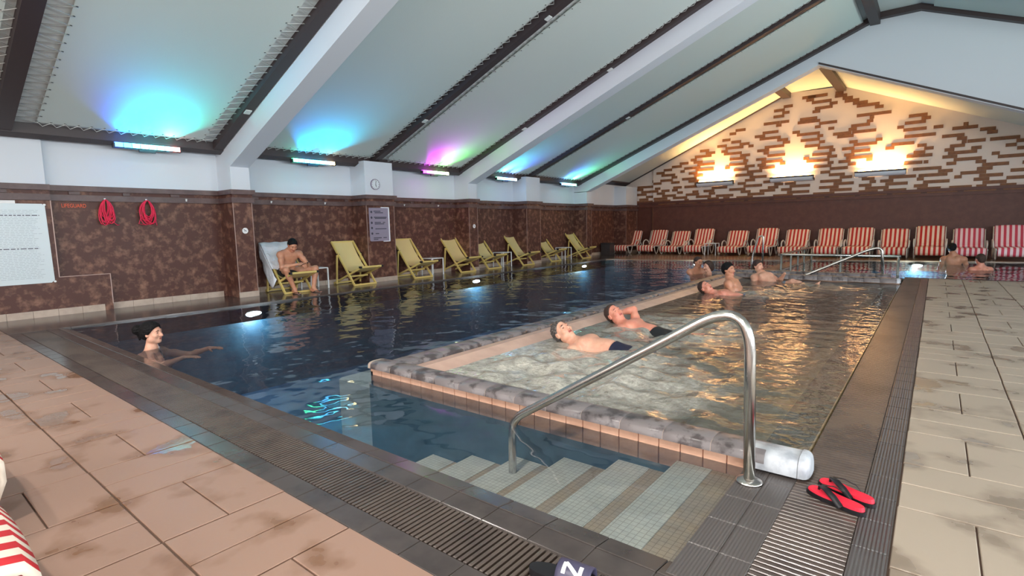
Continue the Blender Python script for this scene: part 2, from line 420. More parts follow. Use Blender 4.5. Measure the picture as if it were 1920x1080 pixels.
# ---- overflow gutters: dark tiles, grate bars, dark tiles sloping to the water
gut = struct('trim_2', MB().box(-10.3, -0.07, 1.21, 1.82, -0.30, -0.05), 'dark_void')
dt = MB().bevbox(-0.122, 0.122, -0.058, 0.058, -0.04, 0.0, 0.003).mesh('edge_tile', 'dark_tile')
n = 0
for i in range(39):
    x = -0.20-i*0.247
    if x > -9.4: link('edge_tile', dt, gut, (x, 1.271, -0.001))
for i in range(36):
    x = -0.60-i*0.247
    link('edge_tile', dt, gut, (x, 1.648, -0.001))
    link('edge_tile', dt, gut, (x, 1.765, -0.008), (-0.16, 0, 0))
MB().box(-10.0, -0.07, 1.21, 1.330, -0.05, -0.006).box(-10.0, -0.46, 1.588, 1.705, -0.05, -0.006).build('grout_bed', 'grout_dark', gut)
bm = MB().bevbox(-0.0085, 0.0085, -0.124, 0.124, -0.03, -0.002, 0.003).mesh('grate_bar', 'grate_bar')
rest = MB()
x = -0.205; k = 0
while x > -9.3:
    if k < 215: link('grate_bar', bm, gut, (x, 1.458, 0.0))
    else: rest.bevbox(x-0.0095, x+0.0095, 1.334, 1.582, -0.03, -0.002, 0.003)
    x -= 0.0272; k += 1
tag(rest.build('grate_bars', 'grate_bar', gut), kind='stuff')
gut2 = struct('trim_3', MB().box(-0.72, -0.07, 1.82, 14.0, -0.30, -0.05), 'dark_void')
rt = MB().bevbox(-0.058, 0.058, -0.119, 0.119, -0.04, 0.0, 0.003).mesh('ridged_tile', 'ridged_tile')
rt2 = MB().bevbox(-0.058, 0.058, -0.1145, 0.1145, -0.04, 0.0, 0.003).mesh('ridged_tile', 'ridged_fine')
for i in range(51):
    y = 1.46+i*0.243
    link('ridged_tile', rt, gut2, (-0.130, y, -0.001))
for i in range(5):
    y = 1.72+0.12+i*0.232
    if y > 2.78: break
    for x in (-0.521, -0.640):
        link('ridged_tile', rt2, gut2, (x, y, -0.001))
MB().box(-0.189, -0.07, 1.30, 14.0, -0.05, -0.006).box(-0.70, -0.462, 1.70, 2.80, -0.05, -0.006).build('grout_bed', 'grout_dark', gut2)
bm2 = MB().bevbox(-0.136, 0.136, -0.0115, 0.0115, -0.03, -0.002, 0.003).mesh('grate_bar', 'grate_bar')
rest = MB(); y = 1.63; k = 0
while y < 13.95:
    if k < 230: link('grate_bar', bm2, gut2, (-0.327, y, 0.0))
    else: rest.bevbox(-0.463, -0.191, y-0.0105, y+0.0105, -0.03, -0.002, 0.003)
    y += 0.031; k += 1
tag(rest.build('grate_bars', 'grate_bar', gut2), kind='stuff')

# ---- pool shell under water
sh = MB()
sh.box(-9.6, 8.6, 1.2, 21, -1.75, -1.55, 1)                       # floor
sh.box(-9.6, -9.25, 1.2, 20.5, -1.6, -0.03)                        # left side
sh.box(-9.6, -0.60, 1.4, 1.80, -1.6, -0.06)                        # near side
pf = POOLFAR
for a, b in zip(pf[:-1], pf[1:]):
    sh.prism([a, b, (b[0], b[1]+0.3), (a[0], a[1]+0.3)], 'z', -1.6, -0.03)
sh.box(-0.60, 8.6, 13.75, 14.0, -1.6, -0.03)                       # below the right deck
sh.box(-0.70, -0.60, 1.8, 2.8, -1.6, -0.05)
struct('wall_pool', sh, ['pool_wall', 'pool_floor'])
struct('floor_pool', MB().box(-3.04, 8.6, 14.02, 18.9, -1.5, -0.55), 'shallow_floor')
# ---- steps going down into the pool along the near side
TREADS = [(-0.70, -1.05, -0.075), (-1.05, -1.41, -0.165), (-1.41, -1.80, -0.255), (-1.80, -2.20, -0.355), (-2.20, -2.62, -0.455), (-2.62, -3.05, -0.56)]
steps = tag(link('trim_6', None), kind='structure')
for (xa, xb, z) in TREADS:
    t = MB().box(xb, xa, 1.80, 2.79, -1.5, z).build('tread', 'mosaic_tan', steps)
    w = (xa-xb)
    MB().box(xb-0.012, xa-w*0.48, 1.81, 2.78, z-0.03, z+0.004).build('nosing', 'mosaic_white', t)
# ---- submerged pale ledge at the whirlpool corner
MBx = MB().bevbox(-4.35, -3.86, 2.80, 3.45, -1.5, -0.14, 0.02)
struct('trim_4', MBx, 'ledge_pale')

# ---- whirlpool basin: walls, rounded grey coping stones, terracotta tile course
spa = MB()
spa.box(-3.85, -0.49, 2.80, 12.55, -1.2, -1.0, 1)
spa.box(-3.85, -0.50, 2.80, 2.93, -1.5, 0.046)
spa.box(-3.85, -3.72, 2.80, 12.55, -1.5, 0.0)
spa.box(-0.49, -0.47, 2.80, 12.55, -1.2, -0.03, 1)
spa.box(-3.85, -0.49, 12.40, 12.55, -1.5, 0.03)
spa.box(-0.95, -0.49, 2.93, 12.4, -1.0, -0.22, 1); spa.box(-3.06, -0.95, 2.93, 3.35, -1.0, -0.45, 1)
spa_o = struct('wall_whirlpool', spa, ['terracotta', 'spa_floor'])
MB().box(-3.86, -0.70, 2.785, 2.80, -1.5, -0.12).build('lower_lining', 'pool_wall', spa_o)
tt = MB().bevbox(-0.0605, 0.0605, -0.10, 0.07, 0.0, 0.014, 0.003).mesh('wall_tile', 'terracotta')
for i in range(25):
    link('wall_tile', tt, spa_o, (-0.735-i*0.1255, 2.80, -0.025), (math.pi/2, 0, 0))
def coping_profile(w, h, n=7):
    pts = [(0, 0)]
    for i in range(n+1):
        a = math.pi-math.pi*i/n
        e = 0.55
        c, s_ = math.cos(a), math.sin(a)
        pts.append((w/2+w/2*math.copysign(abs(c)**e, c), h*abs(s_)**e))
    pts.append((w, 0))
    return pts[1:]
def coping(mbn, L, w, h):
    mb = MB(); prof = coping_profile(w, h); n_ = len(prof)
    ends = [0.004, 0.0]
    xs = [(-L/2, 0.985), (-L/2+0.002, 1.0), (L/2-0.002, 1.0), (L/2, 0.985)]
    vs_ = []
    for (xx, sc) in xs:
        for (p, q) in prof: vs_.append((xx, (p-w/2)*sc, q*sc))
    fs = []
    for i in range(3):
        for k_ in range(n_-1): fs.append((i*n_+k_, (i+1)*n_+k_, (i+1)*n_+k_+1, i*n_+k_+1))
    fs.append(tuple(range(n_))); fs.append(tuple(3*n_+k_ for k_ in range(n_-1, -1, -1)))
    mb.add(vs_, fs, 0, True)
    return mb
cm = coping('c', 0.263, 0.20, 0.058).mesh('coping_stone', 'coping_grey')
cm.flip_normals()
for i in range(12):
    link('coping_stone', cm, spa_o, (-0.74-i*0.265, 2.845, 0.045))
gc = coping('c', 3.2, 0.197, 0.0555).mesh('coping_grout', 'skirting'); gc.flip_normals(); link('coping_grout', gc, spa_o, (-2.22, 2.845, 0.0455))
e = coping('c', 0.24, 0.20, 0.092).mesh('coping_stone', 'coping_end'); e.flip_normals()
link('coping_stone', e, spa_o, (-0.58, 2.845, 0.012))
# rounded end cap
def dome(mb, c, rx, ry, rz, nu=10, nv=6, mi=0):
    vs_ = []; fs = []
    for j in range(nv+1):
        ph = math.pi/2*j/nv
        for i in range(nu+1):
            th = -math.pi/2+math.pi*i/nu
            ee = 0.6
            f = lambda q: math.copysign(abs(q)**ee, q)
            vs_.append((c[0]+rx*f(math.cos(th))*f(math.cos(ph)), c[1]+ry*f(math.sin(th))*f(math.cos(ph)), c[2]+rz*f(math.sin(ph))))
    for j in range(nv):
        for i in range(nu): fs.append((j*(nu+1)+i, j*(nu+1)+i+1, (j+1)*(nu+1)+i+1, (j+1)*(nu+1)+i))
    mb.add(vs_, fs, mi, True)
ec = MB(); dome(ec, (-0.458, 2.845, 0.012), 0.05, 0.10, 0.098)
ec.build('coping_end_cap', 'coping_end', spa_o)
# left side of the whirlpool: grey coping, narrow gap, pale headrest ledge sloping into the water
cm2 = coping('c', 0.262, 0.26, 0.05).mesh('coping_stone', 'coping_grey'); cm2.flip_normals()
for i in range(36):
    y = 3.07+i*0.265
    if y < 12.45: link('coping_stone', cm2, spa_o, (-3.73, y, 0.015), (0, 0, math.pi/2))
led = MB(); led.prism([(-3.585, 0.03), (-3.45, 0.045), (-3.06, -0.05), (-3.06, -0.9), (-3.585, -0.9)], 'y', 2.95, 12.40)
led.build('headrest_ledge', 'pink_ledge', spa_o)
# far side of the whirlpool and the parallel coping beyond it
cm3 = coping('c', 0.262, 0.24, 0.09).mesh('coping_stone', 'coping_grey'); cm3.flip_normals()
for i in range(13):
    link('coping_stone', cm3, spa_o, (-0.66-i*0.265, 12.45, 0.02))
ec = MB(); dome(ec, (-0.53, 12.45, 0.02), 0.06, 0.12, 0.09); ec.build('coping_end_cap', 'coping_end', spa_o)
bw = struct('trim_5', MB().box(-3.9, -0.66, 13.22, 13.42, -1.5, 0.02).box(-3.35, -3.05, 13.42, 18.9, -1.5, 0.0), 'terracotta')
for i in range(12):
    link('coping_stone', cm3, bw, (-0.80-i*0.265, 13.32, 0.02))
MB().bevbox(-3.38, -3.02, 13.45, 18.8, 0.0, 0.03, 0.01).build('coping_top', 'far_deck', bw)

# ---- water
def grid(mb, x0, x1, y0, y1, z, nx=1, ny=1, fn=None):
    vs_ = []; fs = []
    for j in range(ny+1):
        for i in range(nx+1):
            xx = x0+(x1-x0)*i/nx; yy = y0+(y1-y0)*j/ny
            vs_.append((xx, yy, z+(fn(xx, yy) if fn else 0)))
    for j in range(ny):
        for i in range(nx):
            a = j*(nx+1)+i; fs.append((a, a+1, a+nx+2, a+nx+1))
    mb.add(vs_, fs, 0, True)
wm = MB()
wm.add([(-9.25,1.80,WZ),(-0.70,1.80,WZ),(-0.70,2.81,WZ),(-3.86,2.81,WZ),(-9.25,2.81,WZ)], [(0,1,2,3,4)])
wm.add([(-9.25,2.81,WZ),(-3.86,2.81,WZ),(-3.86,12.5,WZ),(-9.25,12.5,WZ)], [(0,1,2,3)])
wm.add([(-9.25,12.5,WZ),(-0.5,12.5,WZ),(-0.5,14.0,WZ),(8.6,14.0,WZ),(8.6,20.3,WZ),(2.2,19.85,WZ),(-2.9,19.0,WZ),(-6.2,17.6,WZ),(-9.25,17.05,WZ)], [(0,1,2,3,4,5,6,7,8)])
struct('water_pool', wm, 'pool_water')
rs = random.Random(5)
JETS = [(-2.75, 3.6), (-2.2, 4.2), (-2.7, 5.4), (-1.7, 3.5), (-2.3, 6.3), (-2.3, 9.9), (-1.7, 11.2)]
WAVES = [(rs.uniform(0, 6.28), rs.uniform(5, 24), rs.uniform(0, 6.28)) for _ in range(22)]
def spa_wave(x_, y_):
    z_ = 0
    for (d, kk, ph) in WAVES: z_ += 0.05/kk*math.sin(kk*(x_*math.cos(d)+y_*math.sin(d))+ph)
    a = 0.20
    for (jx, jy) in JETS: a += 2.0*math.exp(-((x_-jx)**2+(y_-jy)**2)/0.45)
    edge = min(1.0, (-0.47-x_)/0.3, (x_+3.1)/0.2+0.2)
    return z_*a*max(0.1, edge)*0.6
sm = MB(); grid(sm, -3.30, -0.468, 2.92, 12.42, 0.004, 95, 300, spa_wave)
struct('water_whirlpool', sm, 'spa_water')

# ---- left wall: brown stone wainscot with a ledged cornice, white wall above, pillars
wl = struct('wall_left', MB().box(-11.25, WX, -6, 23, 2.0, 3.3), 'white_paint')
MB().box(-11.25, WX, -6, 23, 0.0, 1.8).build('wainscot', 'stone_brown', wl)
def cornice_run(parent, x, y0, y1, ret=False, xback=None):
    """two ledges with a slotted band between; runs along y at face x"""
    c = MB(); xb = xback if xback is not None else x-0.05
    e_ = 0.055 if ret else 0.0
    c.box(xb, x+0.075, y0-e_, y1+e_, 1.945, 2.03)
    c.box(xb, x+0.05, y0-e_*0.7, y1+e_*0.7, 1.79, 1.885)
    c.box(xb, x+0.02, y0, y1, 1.885, 1.945, 1)
    o = c.build('cornice', ['cornice', 'stone_brown'], parent)
    y = y0+0.25; k_ = 0
    while y+0.16 < y1 and not ret:
        w_ = 0.14 if k_ % 2 == 0 else 0.10
        MB().box(x, x+0.055, y, y+w_, 1.893, 1.937).build('notch_block', 'cornice', o); y += 0.72; k_ += 1
    return o
seg0 = [2.08]+[p[1] for p in PIL[:-1]]; seg1 = [p[0] for p in PIL]
for a, b in zip(seg0, seg1): cornice_run(wl, WX, a, b)
for (a, b) in PIL:
    p = MB().box(WX-0.02, PX, a, b, 0.0, 1.8).build('pillar', 'stone_brown', wl)
    top = 2.45 if b-a < 0.5 else 2.80
    MB().box(WX-0.02, PX, a, b, 2.03, top).build('pillar_top', 'white_paint', p)
    c = MB(); 
    c.box(WX-0.02, PX+0.075, a-0.05, b+0.05, 1.945, 2.03); c.box(WX-0.02, PX+0.05, a-0.035, b+0.035, 1.79, 1.885); c.box(WX-0.02, PX+0.02, a-0.01, b+0.01, 1.885, 1.945, 1)
    c.build('cornice', ['cornice', 'stone_brown'], p)
    for yy in (a, b): MB().box(PX-0.004, PX+0.006, yy-0.006, yy+0.006, 0.1, 1.79).build('edge_strip', 'edge_metal', p)
    MB().box(PX, PX+0.014, a-0.012, b+0.012, 0.0, 0.10).build('skirting_tile', 'skirting', p)
# the block at the left end carrying the notice board, with its lower plinth
bl = MB().box(WX-0.02, -10.74, -6, 2.08, 0.0, 1.8).build('end_block', 'stone_brown', wl)
MB().box(WX-0.02, -10.74, 2.08, 2.74, 0.0, 0.60).build('plinth', 'stone_brown', bl)
MB().box(-10.745, -10.735, 2.074, 2.086, 0.6, 1.79).box(-10.745, -10.735, 2.08, 2.74, 0.596, 0.606).box(-10.745, -10.735, 2.734, 2.746, 0.1, 0.606).build('edge_strip', 'edge_metal', bl)
cornice_run(bl, -10.74, -6, 2.08, xback=WX-0.02)
MB().box(WX-0.02, -10.745, -6, 2.05, 2.03, 2.95).build('block_top', 'white_paint', bl)
sk = MB().box(0, 0.014, -0.149, 0.149, 0, 0.105).mesh('skirting_tile', 'skirting')
y = -1.0
while y+0.15 < 2.74: link('skirting_tile', sk, bl, (-10.74, y+0.15, 0)); y += 0.302
for a, b in zip([2.75]+seg0[1:], seg1):
    y = a
    while y < b-0.05:
        if y+0.3 <= b: link('skirting_tile', sk, wl, (WX, y+0.15, 0))
        y += 0.302

# ---- gable wall at the far end
gw = MB()
GL = lambda x_: 2.93+0.445*(x_+10.85)
gab = [(-9.56, 2.0), (4.6, 2.0), (4.6, 2.75), (-2.75, 5.74), (-4.35, 5.80), (-9.56, GL(-9.56))]
gw.prism(gab, 'y', YG, YG+0.3); gw.prism([(-11.2, 2.0), (-9.56, 2.0), (-9.56, GL(-9.56)), (-11.2, GL(-11.2))], 'y', YG+0.1, YG+0.3)
wf = struct('wall_far', gw, 'gable_white')
MB().box(-9.56, 4.6, YG-0.01, YG+0.3, 0.0, 1.95).box(-11.2, -9.56, YG+0.09, YG+0.3, 0, 1.95).build('wainscot', 'stone_plain', wf)
MB().box(-9.58, 4.6, YG-0.07, YG+0.1, 2.06, 2.15).box(-9.58, 4.6, YG-0.05, YG+0.1, 1.92, 2.01).box(-9.57, 4.6, YG-0.02, YG+0.1, 2.0, 2.07)\
    .box(-11.2, -9.58, YG+0.03, YG+0.2, 2.06, 2.15).box(-11.2, -9.58, YG+0.05, YG+0.2, 1.92, 2.06).build('cornice', 'stone_plain', wf)
x = -9.3
while x < 4.4:
    MB().box(x, x+0.75, YG-0.045, YG, 2.018, 2.052).build('notch_block', 'brick_brown', wf); x += 0.9
for xx in (-9.56, -10.84): MB().box(xx-0.008, xx+0.008, YG-0.018 if xx > -10 else YG+0.08, YG+0.1, 0.05, 1.92).build('edge_strip', 'brick_brown', wf)
BR = [[0,-1087,-1068],[0,-1035,-961],[0,-951,-879],[0,-820,-801],[0,-724,-697],[0,-712,-680],[0,-663,-641],[0,-614,-555],[0,-484,-417],[0,-353,-285],[0,-215,-160],[0,-145,-86],[0,-130,-85],[0,-55,3],[0,25,78],[0,90,111],[0,142,179],[1,-1082,-1046],[1,-1022,-983],[1,-954,-891],[1,-867,-809],[1,-770,-713],[1,-693,-625],[1,-575,-513],[1,-435,-366],[1,-301,-235],[1,-197,-131],[1,-64,-29],[1,103,156],[2,-991,-951],[2,-914,-857],[2,-814,-759],[2,-719,-697],[2,-599,-563],[2,-532,-476],[2,-457,-421],[2,-333,-275],[2,-215,-179],[2,-140,-82],[2,-41,24],[2,81,118],[2,155,216],[3,-1057,-989],[3,-940,-902],[3,-851,-826],[3,-785,-764],[3,-742,-698],[3,-641,-583],[3,-502,-467],[3,-429,-362],[3,-289,-231],[3,-186,-166],[3,-156,-119],[3,-59,-39],[3,34,54],[3,93,148],[4,-1089,-1053],[4,-1013,-974],[4,-967,-934],[4,-920,-882],[4,-871,-849],[4,-711,-648],[4,-589,-523],[4,-480,-452],[4,-445,-408],[4,-332,-265],[4,-208,-171],[4,-131,-62],[4,-53,17],[4,50,108],[4,162,224],[5,-1065,-1005],[5,-946,-925],[5,-868,-831],[5,-821,-753],[5,-748,-711],[5,-667,-626],[5,-612,-580],[5,-518,-460],[5,-415,-349],[5,-273,-235],[5,-215,-194],[5,-149,-91],[5,-6,31],[5,88,122],[6,-1078,-1057],[6,-1033,-959],[6,-779,-760],[6,-584,-549],[6,-307,-256],[6,-71,4],[6,100,157],[6,188,223],[7,-955,-918],[7,-877,-840],[7,-802,-763],[7,-567,-509],[7,-332,-302],[7,15,36],[7,84,106],[8,-962,-953],[8,-925,-869],[8,-830,-770],[8,-621,-555],[8,-304,-249],[8,-96,-45],[8,-45,-30],[8,30,97],[8,133,198],[9,-874,-852],[9,-780,-745],[9,-579,-523],[9,-353,-300],[9,-251,-226],[9,2,39],[9,117,137],[10,-919,-860],[10,-803,-767],[10,-627,-573],[10,-535,-480],[10,-312,-292],[10,-279,-242],[10,-199,-179],[10,-90,-40],[10,-41,-22],[10,16,39],[10,18,85],[10,172,210],[11,-942,-905],[11,-839,-819],[11,-774,-715],[11,-720,-704],[11,-660,-642],[11,-586,-552],[11,-541,-512],[11,-464,-446],[11,-376,-307],[11,-255,-239],[11,-240,-181],[11,-70,-42],[11,8,29],[11,71,93],[11,147,172],[12,-910,-873],[12,-823,-755],[12,-646,-578],[12,-528,-455],[12,-388,-369],[12,-314,-283],[12,-261,-234],[12,-43,-22],[12,19,55],[12,171,199],[13,-873,-834],[13,-768,-733],[13,-766,-700],[13,-594,-574],[13,-547,-511],[13,-359,-301],[13,-241,-189],[13,-145,-124],[13,-63,-38],[13,46,59],[13,59,103],[13,111,178],[14,-841,-805],[14,-784,-747],[14,-643,-584],[14,-506,-449],[14,-309,-289],[14,-270,-233],[14,-129,-72],[14,36,57],[15,-794,-773],[15,-605,-569],[15,-521,-503],[15,-344,-296],[15,-235,-171],[15,-1,51],[15,105,126],[16,-780,-712],[16,-666,-599],[16,-543,-503],[16,-384,-338],[16,-248,-226],[16,-175,-155],[16,-98,-49],[16,-54,-17],[16,88,122],[17,-734,-701],[17,-674,-653],[17,-518,-452],[17,-341,-321],[17,23,50],[17,46,82],[18,-759,-723],[18,-660,-594],[18,-576,-557],[18,-456,-434],[18,-397,-340],[18,-287,-236],[18,-257,-238],[18,-103,-40],[18,-23,-2],[18,47,60],[19,-691,-656],[19,-608,-572],[19,-476,-440],[19,-346,-329],[19,-298,-246],[19,-242,-189],[19,-193,-174],[19,-118,-100],[20,-638,-604],[20,-535,-466],[20,-410,-341],[20,-252,-231],[20,-98,-45],[21,-673,-642],[21,-554,-518],[21,-425,-404],[21,-315,-295],[21,-246,-193],[21,-55,-34],[22,-526,-474],[22,-355,-338],[22,-203,-183],[22,-91,-40],[23,-645,-623],[23,-342,-289],[23,-196,-181],[24,-623,-589],[24,-482,-463],[24,-409,-388],[24,-399,-341],[24,-231,-172],[24,-183,-137],[25,-525,-469],[25,-467,-440],[25,-403,-350],[26,-182,-158],[27,-492,-455],[27,-364,-342],[27,-232,-210],[27,-219,-168],[28,-461,-440],[28,-359,-303],[28,-245,-202],[29,-489,-456],[29,-312,-291],[29,-270,-226],[30,-457,-430],[30,-369,-307],[30,-274,-247],[31,-385,-363],[31,-376,-364],[31,-297,-264],[32,-399,-321],[32,-381,-356],[32,-297,-274]]
bmesh_cache = {}
for (row, a, b) in BR:
    L = max(0.1, round((b-a)/100.0/0.06)*0.06)
    if L not in bmesh_cache:
        bmesh_cache[L] = MB().box(-L/2, L/2, -0.020, 0.01, -0.051, 0.051).mesh('brick', 'brick_brown')
    cx = (a+b)/200.0; zc = 2.16+row*0.106
    roof = min(GL(cx-L/2), 5.80) if cx < -3.5 else 5.72-0.415*(cx+L/2+2.75)
    if zc+0.05 > roof+0.03: continue
    link('brick', bmesh_cache[L], wf, (cx, YG if cx > -9.56 else YG+0.1, zc))

# ---- roof: main hall (laced fabric panels between dark frames and white rafters)
F = lambda x_: 2.80+0.405*(x_+10.5)                       # left slope
XR0, XR1 = -1.5, -0.6
FZ = F(XR0)
FR = lambda x_: FZ-0.405*(x_-XR1)                          # right slope
flat = lambda x_: FZ
ceil = MB().sbox(F, -11.2, XR0, -6, 17.5, 0.105, 0.2).sbox(FR, XR1, 8.9, -6, 17.5, 0.105, 0.2).box(XR0, XR1, -6, 17.5, FZ+0.105, FZ+0.2)
ce = struct('ceiling', ceil, 'liner')
FRM = [(-1.85, -1.65), (1.50, 1.70), (4.44, 4.60), (4.99, 5.12), (7.92, 8.08), (10.92, 11.05), (11.40, 11.52), (14.03, 14.19), (17.32, 17.50)]
for (a, b) in FRM:
    MB().sbox(F, -10.62, XR0, a, b, -0.04, 0.12).build('roof_frame', 'dark_frame', ce)
    MB().sbox(FR, XR1, 8.6, a, b, -0.04, 0.12).build('roof_frame', 'dark_frame', ce)
    MB().box(XR0, XR1, a, b, FZ-0.04, FZ+0.12).build('roof_frame', 'dark_frame', ce)
for a, b in ((-6, 4.62), (4.97, 11.05), (11.40, 17.5)):
    MB().sbox(F, -10.64, -10.50, a, b, -0.05, 0.10).build('eaves_frame', 'dark_frame', ce)
MB().box(XR0-0.16, XR0+0.06, -6, 17.45, FZ-0.16, FZ+0.1).build('ridge_frame', 'dark_frame', ce)
def fabric(F_, x0, x1, y0, y1, gapA, gapB, lace=True):
    ya, yb = y0+gapA, y1-gapB
    p = MB().sbox(F_, x0, x1, ya, yb, 0.05, 0.062).build('fabric_panel', 'fabric', ce)
    if not lace: return
    g_ = MB(); l_ = MB()
    L = abs(x1-x0); n_ = int(L/0.16)
    for (ye, yf, gp) in ((ya, y0, gapA), (yb, y1, gapB)):
        sgn = 1 if ye > yf else -1
        pts = []
        for i in range(n_+1):
            xx = x0+(x1-x0)*i/n_
            zz = F_(xx)
            g_.cyl((xx, ye+sgn*0.03, zz+0.044), 0.014, 0.007, 'z', 6)
            pts.append((xx, ye+sgn*0.03, zz+0.042))
            xm = x0+(x1-x0)*(i+0.5)/n_
            if i < n_: pts.append((xm, yf, F_(xm)+0.05))
        l_.tube(pts, 0.0045, 4)
    for (xe, xf) in ((x0+0.03 if x1 > x0 else x0-0.03, x0),):
        n2 = int(abs(yb-ya)/0.16)
        pts = []
        for i in range(n2+1):
            yy = ya+(yb-ya)*i/n2
            g_.cyl((xe, yy, F_(xe)+0.044), 0.014, 0.007, 'z', 6)
            pts.append((xe, yy, F_(xe)+0.042)); pts.append((x0-0.09, yy+0.08, F_(x0-0.09)+0.05))
        l_.tube(pts, 0.0045, 4)
    tag(g_.build('grommets', 'grommet', p), kind='stuff'); tag(l_.build('lacing', 'cord_white', p), kind='stuff')
BAYS = [(-1.65, 1.50, .10, .10), (1.70, 4.44, .26, .20), (5.12, 7.92, .10, .10), (8.08, 10.92, .26, .06), (11.52, 14.03, .05, .05), (14.19, 17.32, .30, .05)]
for (a, b, ga, gb) in BAYS:
    fabric(F, -10.38, XR0-0.30, a, b, ga, gb)
    fabric(FR, XR1+0.25, 8.2, a, b, ga, gb, lace=False)
# white rafters
def rafter(y0, y1):
    bl_ = lambda x_: 2.45+0.405*(x_+10.3)
    xa = (XR0+XR1)/2; za = bl_(XR0)+0.05
    poly = [(-10.3, 2.45), (XR0, bl_(XR0)), (XR1, bl_(XR0)), (8.2, 2.45), (8.9, 2.45), (8.9, FR(8.9)+0.14), (XR1, FZ+0.14), (XR0, FZ+0.14), (-10.86, F(-10.86)+0.14), (-10.86, 2.45)]
    o = MB().prism(poly, 'y', y0, y1).build('rafter', 'white_paint', ce)
for (a, b) in ((-1.6, -1.25), (4.62, 4.97), (11.05, 11.40)): rafter(a, b)
for (cy, cx) in ((1.60, -7.2), (4.52, -9.3), (8.0, -8.7), (8.0, -5.5), (10.98, -8.3), (10.98, -5.9), (14.1, -7)):
    MB().sbox(F, cx, cx+0.10, cy-0.05, cy+0.05, -0.055, -0.03).build('frame_bracket', 'liner', ce)

# ---- portal wall where the hall steps down to its lower end bay
port = [(-10.3, 2.47), (-2.83, 5.54), (4.2, 2.45), (4.2, 0), (8.9, 0), (8.9, FR(8.9)+0.1), (XR1, FZ+0.1), (XR0, FZ+0.1), (-10.86, F(-10.86)+0.1), (-10.86, 2.47)]
wp = struct('wall_portal', MB().prism(port, 'y', 17.5, 17.85), 'white_paint')
wp_t = MB(); BLR = lambda x_: 5.54-0.4395*(x_+2.83)
wp_t.sbox(BLR, -2.83, 4.2, 17.47, 17.50, 0.02, 0.07); wp_t.build('edge_line', 'dark_frame', wp)
# roof of the end bay
GR = lambda x_: 5.74-0.415*(x_+2.75)
cb = MB().sbox(GL, -11.2, -4.5, 17.85, 22.1, 0.0, 0.06).sbox(GR, -2.7, 4.6, 17.85, 22.1, 0.0, 0.06).box(-4.5, -2.7, 17.85, 22.1, 5.80, 5.86)
cb_o = struct('ceiling_far', cb, 'fabric')
MB().box(-4.62, -4.36, 17.85, 21.78, 5.62, 5.82).build('roof_frame', 'dark_frame', cb_o)
MB().box(-2.92, -2.66, 17.85, 21.78, 5.58, 5.80).build('roof_frame', 'dark_frame', cb_o)
MB().sbox(GL, -10.6, -4.5, 21.70, 21.79, -0.03, 0.0).build('eaves_frame', 'dark_frame', cb_o)
MB().sbox(GL, -10.9, -10.62, 17.85, 21.8, -0.05, 0.02).build('eaves_frame', 'dark_frame', cb_o)

# ---- unseen walls on the right and behind, their window rows added for light
wr = MB(); wins = [(-4.5, -0.5), (1.0, 5.0), (6.5, 10.5)]
wr.box(8.6, 8.8, -6, 23, 0, 0.9); wr.box(8.6, 8.8, -6, 23, 2.6, 3.3)
ys = [-6]+[q for w_ in wins for q in w_]+[23]
for a, b in zip(ys[0::2], ys[1::2]): wr.box(8.6, 8.8, a, b, 0.9, 2.6)
struct('wall_right', wr, 'white_paint')
for i, (a, b) in enumerate(wins):
    f = MB()
    for q in (a, (a+b)/2-0.03, b-0.06): f.box(8.62, 8.70, q, q+0.06, 0.9, 2.6)
    f.box(8.62, 8.70, a, b, 0.9, 0.96); f.box(8.62, 8.70, a, b, 2.54, 2.6)
    struct('window_%d' % (i+1), f, 'window_frame')
wb = MB(); winb = [(-8.8, -5.2), (-3.8, -0.2), (1.7, 5.3)]
wb.box(-11.2, 8.8, -6.2, -6, 0, 0.9); wb.box(-11.2, 8.8, -6.2, -6, 4.8, 7.0)
xs_ = [-11.2]+[q for w_ in winb for q in w_]+[8.8]
for a, b in zip(xs_[0::2], xs_[1::2]): wb.box(a, b, -6.2, -6, 0.9, 4.8)
struct('wall_back', wb, 'white_paint')
for i, (a, b) in enumerate(winb):
    f = MB()
    for q in (a, (a+b)/2-0.03, b-0.06): f.box(q, q+0.06, -6.1, -6.02, 0.9, 4.8)
    f.box(a, b, -6.1, -6.02, 0.9, 0.96); f.box(a, b, -6.1, -6.02, 4.74, 4.8); f.box(a, b, -6.1, -6.02, 2.8, 2.86)
    struct('window_%d' % (i+4), f, 'window_frame')
